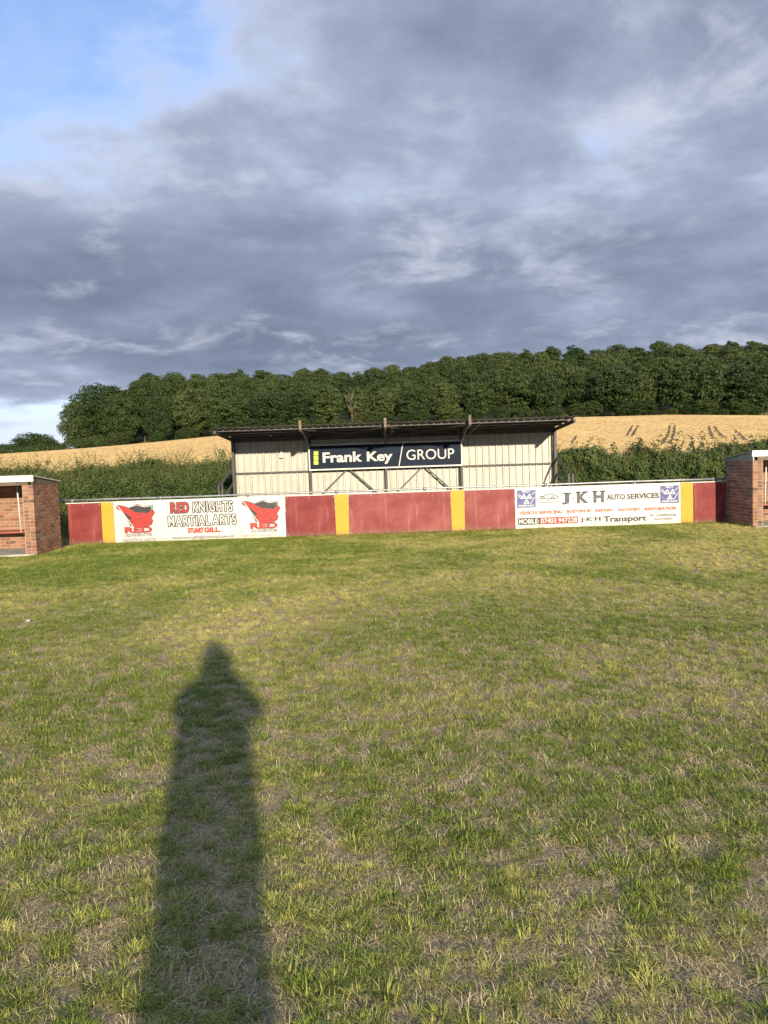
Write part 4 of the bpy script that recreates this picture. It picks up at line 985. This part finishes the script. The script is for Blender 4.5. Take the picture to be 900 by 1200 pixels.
def dugout(loc, rz, side, Wd, label, hf, hb, fz, rngseed, D=1.2):
    """origin at the front corner nearest the boards; body extends away in local -side x. side=+1: near wall is on the right"""
    e = empty('dugout', loc, rz, label=label, cat='dugout', group='brick dugouts either side of the stand'); rng = random.Random(rngseed); s = -side
    nf = int(round(hb/(BH+J)))
    xc = s*BW/2
    near = brick_wall(e, 'side_wall', (xc, .0, 0), pi/2, D-.0, nf, rng)
    brick_wall(e, 'side_wall', (s*(Wd-BW/2), 0, 0), pi/2, D, nf, rng, single=lambda a, k: False)
    # front pier returns one brick into the opening
    if s < 0: brick_wall(e, 'front_pier', (-BW-.091-J+.002, BW/2, 0), 0, .091, nf, rng)
    else: brick_wall(e, 'front_pier', (BW+J-.002, BW/2, 0), 0, .091, nf, rng)
    vis = 2.2
    xs0 = -(Wd-BW-.008) if s < 0 else BW+.008
    ln = Wd-2*BW-.016
    brick_wall(e, 'back_wall', (xs0, D-BW/2, 0), 0, ln, nf, rng, single=(lambda a, k: a > ln-vis) if s < 0 else (lambda a, k: a < vis))
    # roof: white fascia, deck falling to the back, dark gable infill on the near end
    xa, xb = (-(Wd+.03), .03) if s < 0 else (-.03, Wd+.03)
    MB().box(xa, xb, -.045, -.02, fz-.10, fz+.0).build('fascia', M['white_paint'], e)
    mb = MB(); zr = fz-.005; zk = nf*(BH+J)+.035
    mb.add([(x, y, z) for x in (xa, xb) for y, z in ((-.05, zr+.006), (D+.08, zk), (D+.08, zk+.02), (-.05, zr+.026))], [(0, 1, 2, 3), (7, 6, 5, 4), (0, 4, 5, 1), (1, 5, 6, 2), (2, 6, 7, 3), (3, 7, 4, 0)])
    mb.build('roof_deck', M['white_paint'] if side > 0 else M['galv'], e)
    for xx in ((-.0, -.02*side) , (s*Wd, s*Wd+.02*side)):
        x_0, x_1 = min(xx), max(xx); zc = nf*(BH+J)+.002
        mb = MB(); mb.add([(x, y, z) for x in (x_0, x_1) for y, z in ((-.018, zc), (D, zc), (D, zk-.004), (-.018, zr+.002))], [(0, 1, 2, 3), (7, 6, 5, 4), (0, 4, 5, 1), (1, 5, 6, 2), (2, 6, 7, 3), (3, 7, 4, 0)])
        mb.build('gable_infill', M['timber'] if side > 0 else M['galv'], e)
    # front lintel timber hidden behind the fascia, slab, bench on legs, steel prop
    MB().box(min(s*BW, s*(Wd-BW)), max(s*BW, s*(Wd-BW)), 0.0, .07, nf*(BH+J)-.03+.035, fz-.02).build('lintel', M['timber'], e)
    MB().box(min(s*.01, s*(Wd-.01)), max(s*.01, s*(Wd-.01)), -.10, D-.01, -.12, .035).build('floor_slab', M['concrete'], e)
    ya, yb = D-.55, D-BW-.03; xa, xb = min(s*(BW+.01), s*(Wd-BW-.01)), max(s*(BW+.01), s*(Wd-BW-.01))
    bn = MB().box(xa, xb, ya, yb, .38, .42).build('bench_seat', M['bench'], e)
    for f_ in (.42, 1.4, 2.3):
        x = s*f_
        if abs(x) < Wd-.2:
            lg = MB(); lg.box(x-.02, x+.02, ya+.03, ya+.07, .036, .379); lg.box(x-.02, x+.02, yb-.07, yb-.03, .036, .379); lg.box(x-.018, x+.018, ya+.071, yb-.071, .12, .16); lg.build('bench_leg', M['galv'], bn)
    for f_ in (.56, 1.9):
        x = s*f_; MB().tube([(x-.02*side, D-.56, nf*(BH+J)+.02), (x+.01*side, D-.56, .40)], .014, 8).build('prop', M['white_paint'], e)
    return e
DL = Vector((-6.55, 14.40)); DR = Vector((7.285, 15.15))
zf = at(20, 558.6, 14.3)[1]; zbk = at(68, 563.5, 15.5)[1]
zfr = at(888, 529, 15.36)[1]; zbr = at(852, 538, 16.5)[1]
print('dugout heights', zf, zbk, zfr, zbr)
dugout((DL.x, DL.y, 0), radians(1.5), 1, 3.2, 'brick dugout with white fascia and red bench at the left edge, nearest the camera', zf, zbk-.03, zf, 3)
dugout((DR.x, DR.y, 0), radians(-.5), -1, 3.2, 'brick dugout with white fascia at the right edge, its side wall in shade', zfr, zbr-.03, zfr, 4)

# ------------------------------------------------------------------ photographer (behind the lens, casts the long shadow)
def skin(name, chains, mat, parent=None, sub=2, **kw):
    """chains: list of [(point, radius), ...]; first point of a later chain may repeat an earlier point"""
    V_ = []; E_ = []; Rr = []
    def vid(p, r):
        for i, q0 in enumerate(V_):
            if (Vector(q0)-Vector(p)).length < 1e-5: return i
        V_.append(p); Rr.append(r); return len(V_)-1
    for ch in chains:
        ids = [vid(p, r) for p, r in ch]
        for a_, b_ in zip(ids[:-1], ids[1:]): E_.append((a_, b_))
    me = bpy.data.meshes.new(name); me.from_pydata(V_, E_, []); o = bpy.data.objects.new(name, me); COL.objects.link(o)
    md = o.modifiers.new('skin', 'SKIN'); md.use_smooth_shade = True
    for i, sv in enumerate(me.skin_vertices[0].data): r = Rr[i]; sv.radius = r if hasattr(r, '__len__') else (r, r); sv.use_root = (i == 0)
    sb_ = o.modifiers.new('sub', 'SUBSURF'); sb_.levels = sb_.render_levels = sub
    dg = bpy.context.evaluated_depsgraph_get(); dg.update(); m2 = bpy.data.meshes.new_from_object(o.evaluated_get(dg)); m2.name = name
    bpy.data.objects.remove(o); m2.polygons.foreach_set('use_smooth', [True]*len(m2.polygons)); m2.materials.clear()
    return link(name, m2, M[mat], parent, **kw)
def person():
    bx, by = .015, -.60; B = lambda x, y, z: (x, y, z)
    pel = ((0, 0, .93), (.135, .10))
    torso = [pel, ((0, .0, 1.10), (.13, .095)), ((0, .01, 1.27), (.15, .105)), ((0, .0, 1.42), (.13, .09)), ((0, .02, 1.50), .055), ((0, .035, 1.56), .055), ((0, .05, 1.63), (.072, .085)), ((0, .045, 1.70), (.076, .09)), ((0, .03, 1.755), (.05, .06))]
    ch = [torso]; jk = [[((0, 0, .74), (.225, .145)), ((0, 0, .90), (.235, .145)), ((0, 0, 1.0), (.235, .14)), ((0, .0, 1.15), (.235, .135)), ((0, .01, 1.29), (.245, .135)), ((0, .0, 1.42), (.19, .11)), ((0, .015, 1.50), (.10, .08))]]
    tr = [[((0, 0, .93), (.145, .11)), ((0, 0, .88), (.14, .11))]]
    hand_fingers = []
    for s in (-1, 1):
        sh = (s*.175, -.01, 1.42); elb = (s*.245, .14, 1.27) ; wr = (-.065+s*.08, .46, 1.42); pm = (-.065+s*.052, .525, 1.455)
        ch.append([((0, .0, 1.42), (.13, .09)), (sh, .058), (tuple((Vector(sh)+Vector(elb))/2), .047), (elb, .042), (tuple((Vector(elb)*.55+Vector(wr)*.45)), .038), (wr, .026), (pm, (.036, .018))])
        jk.append([((0, .0, 1.42), (.145, .10)), (sh, .085), (tuple((Vector(sh)+Vector(elb))/2), .075), (elb, .068), (tuple((Vector(elb)*.5+Vector(wr)*.5)), .062), (tuple(Vector(wr)*.97+Vector(elb)*.03), .04)])
        # legs
        hip = (s*.095, 0, .87); kn = (s*.10, .02, .49); an = (s*.11, -.02, .10)
        ch.append([pel, (hip, .085), ((s*.10, .01, .68), .072), (kn, .052), ((s*.105, -.01, .32), .052), (an, .036), ((s*.115, .05, .045), (.038, .03)), ((s*.125, .15, .03), (.036, .02))])
        tr.append([((0, 0, .88), (.14, .11)), (hip, .115), ((s*.10, .01, .68), .112), (kn, .098), ((s*.105, -.01, .3), .092), ((s*.11, -.02, .12), .068)])
        # fingers wrap round the outer edge of the phone; thumb on the screen side
        for j, (dz, ln) in enumerate(((.032, .036), (.011, .040), (-.010, .038), (-.031, .030))):
            a0 = Vector(pm)+Vector((s*.006, .01, dz)); a1 = a0+Vector((s*.010, ln*.8, .0)); a2 = a1+Vector((-s*.018, ln*.45, 0)); a3 = a2+Vector((-s*.020, .004, 0))
            ch.append([(pm, (.036, .018)), (tuple(a0), .0095), (tuple(a1), .009), (tuple(a2), .008), (tuple(a3), .0065)])
        t0 = Vector(wr)+Vector((-s*.018, .03, .02)); t1 = t0+Vector((-s*.012, .03, .012)); t2 = t1+Vector((-s*.012, .022, .006)); ch.append([(wr, .026), (tuple(t0), .013), (tuple(t1), .011), (tuple(t2), .008)])
        # ear
    ch.append([((0, .05, 1.63), (.072, .085)), ((0, .135, 1.645), (.014, .016)), ((0, .152, 1.635), (.010, .010))])    # nose
    for s in (-1, 1): ch.append([((0, .05, 1.63), (.072, .085)), ((s*.072, .035, 1.645), (.012, .018)), ((s*.086, .025, 1.65), (.008, .016))])
    o = skin('person', ch, 'skin', None, label='person in navy jacket and grey trousers holding up a phone to take the picture', cat='person'); o.location = (bx, by, 0)
    skin('jacket', jk, 'cloth_navy', o); skin('trousers', tr, 'cloth_grey', o)
    skin('hair', [[((0, -.02, 1.47), (.15, .07)), ((0, -.01, 1.55), (.125, .075)), ((0, .0, 1.62), (.10, .075)), ((0, .0, 1.68), (.115, .10)), ((0, .02, 1.745), (.100, .095)), ((0, .04, 1.775), (.04, .05))]], 'hair', o)
    for s in (-1, 1):
        skin('shoe', [[((s*.11, -.04, .045), (.045, .04)), ((s*.115, .06, .045), (.048, .036)), ((s*.125, .17, .032), (.045, .027)), ((s*.128, .21, .03), (.03, .02))]], 'rubber', o)
        e_ = MB(); c = Vector((s*.031, .128, 1.665)); 
        vs_ = [c+Vector((.012*cos(a)*cos(b), .008*sin(b)+.004, .008*sin(a)*cos(b))) for b in (0, .7, 1.4) for a in np.arange(0, 6.28, pi/4)]
        e_.add(vs_, [(i*8+j, i*8+(j+1) % 8, (i+1)*8+(j+1) % 8, (i+1)*8+j) for i in range(2) for j in range(8)], True); e_.build('eye', M['ink_white'], o)
    m_ = MB(); m_.tube([(-.025, .125, 1.595), (0, .136, 1.592), (.025, .125, 1.595)], [.004, .006, .004], 6); m_.build('mouth', M['ink_orange'], o)
person()
ph = empty('mobile_phone', (-.004, -.030, 1.475), label='black smartphone held upright in both hands by the photographer', cat='phone'); ph.rotation_euler = (-PITCH, 0, 0)
MB().box(-.037, .037, -.004, .004, -.075, .075).build('body', M['rubber'], ph); MB().tube([(0.004, .004, .055), (0.004, .007, .055)], .009, 12).build('lens', M['ink_black'], ph)
MB().box(-.034, .034, -.0052, -.0041, -.071, .071).build('screen', M['ink_black'], ph)

# scrap of white litter on the grass
X, Z = at(33, 731, 6.9); r = ray(33, 731); t_ = -CAMH/r.z
lt = MB(); cxl, cyl = r.x*t_, r.y*t_
lt.add([(-.02, -.01, .012), (.0, -.014, .02), (.022, -.006, .012), (.018, .014, .022), (-.004, .02, .016), (-.022, .012, .024), (0, 0, .034)], [(i, (i+1) % 6, 6) for i in range(6)])
o = lt.build('litter', M['ink_white'], label='small crumpled white scrap lying on the grass in front of the left dugout', cat='litter'); o.location = (cxl, cyl, .012)
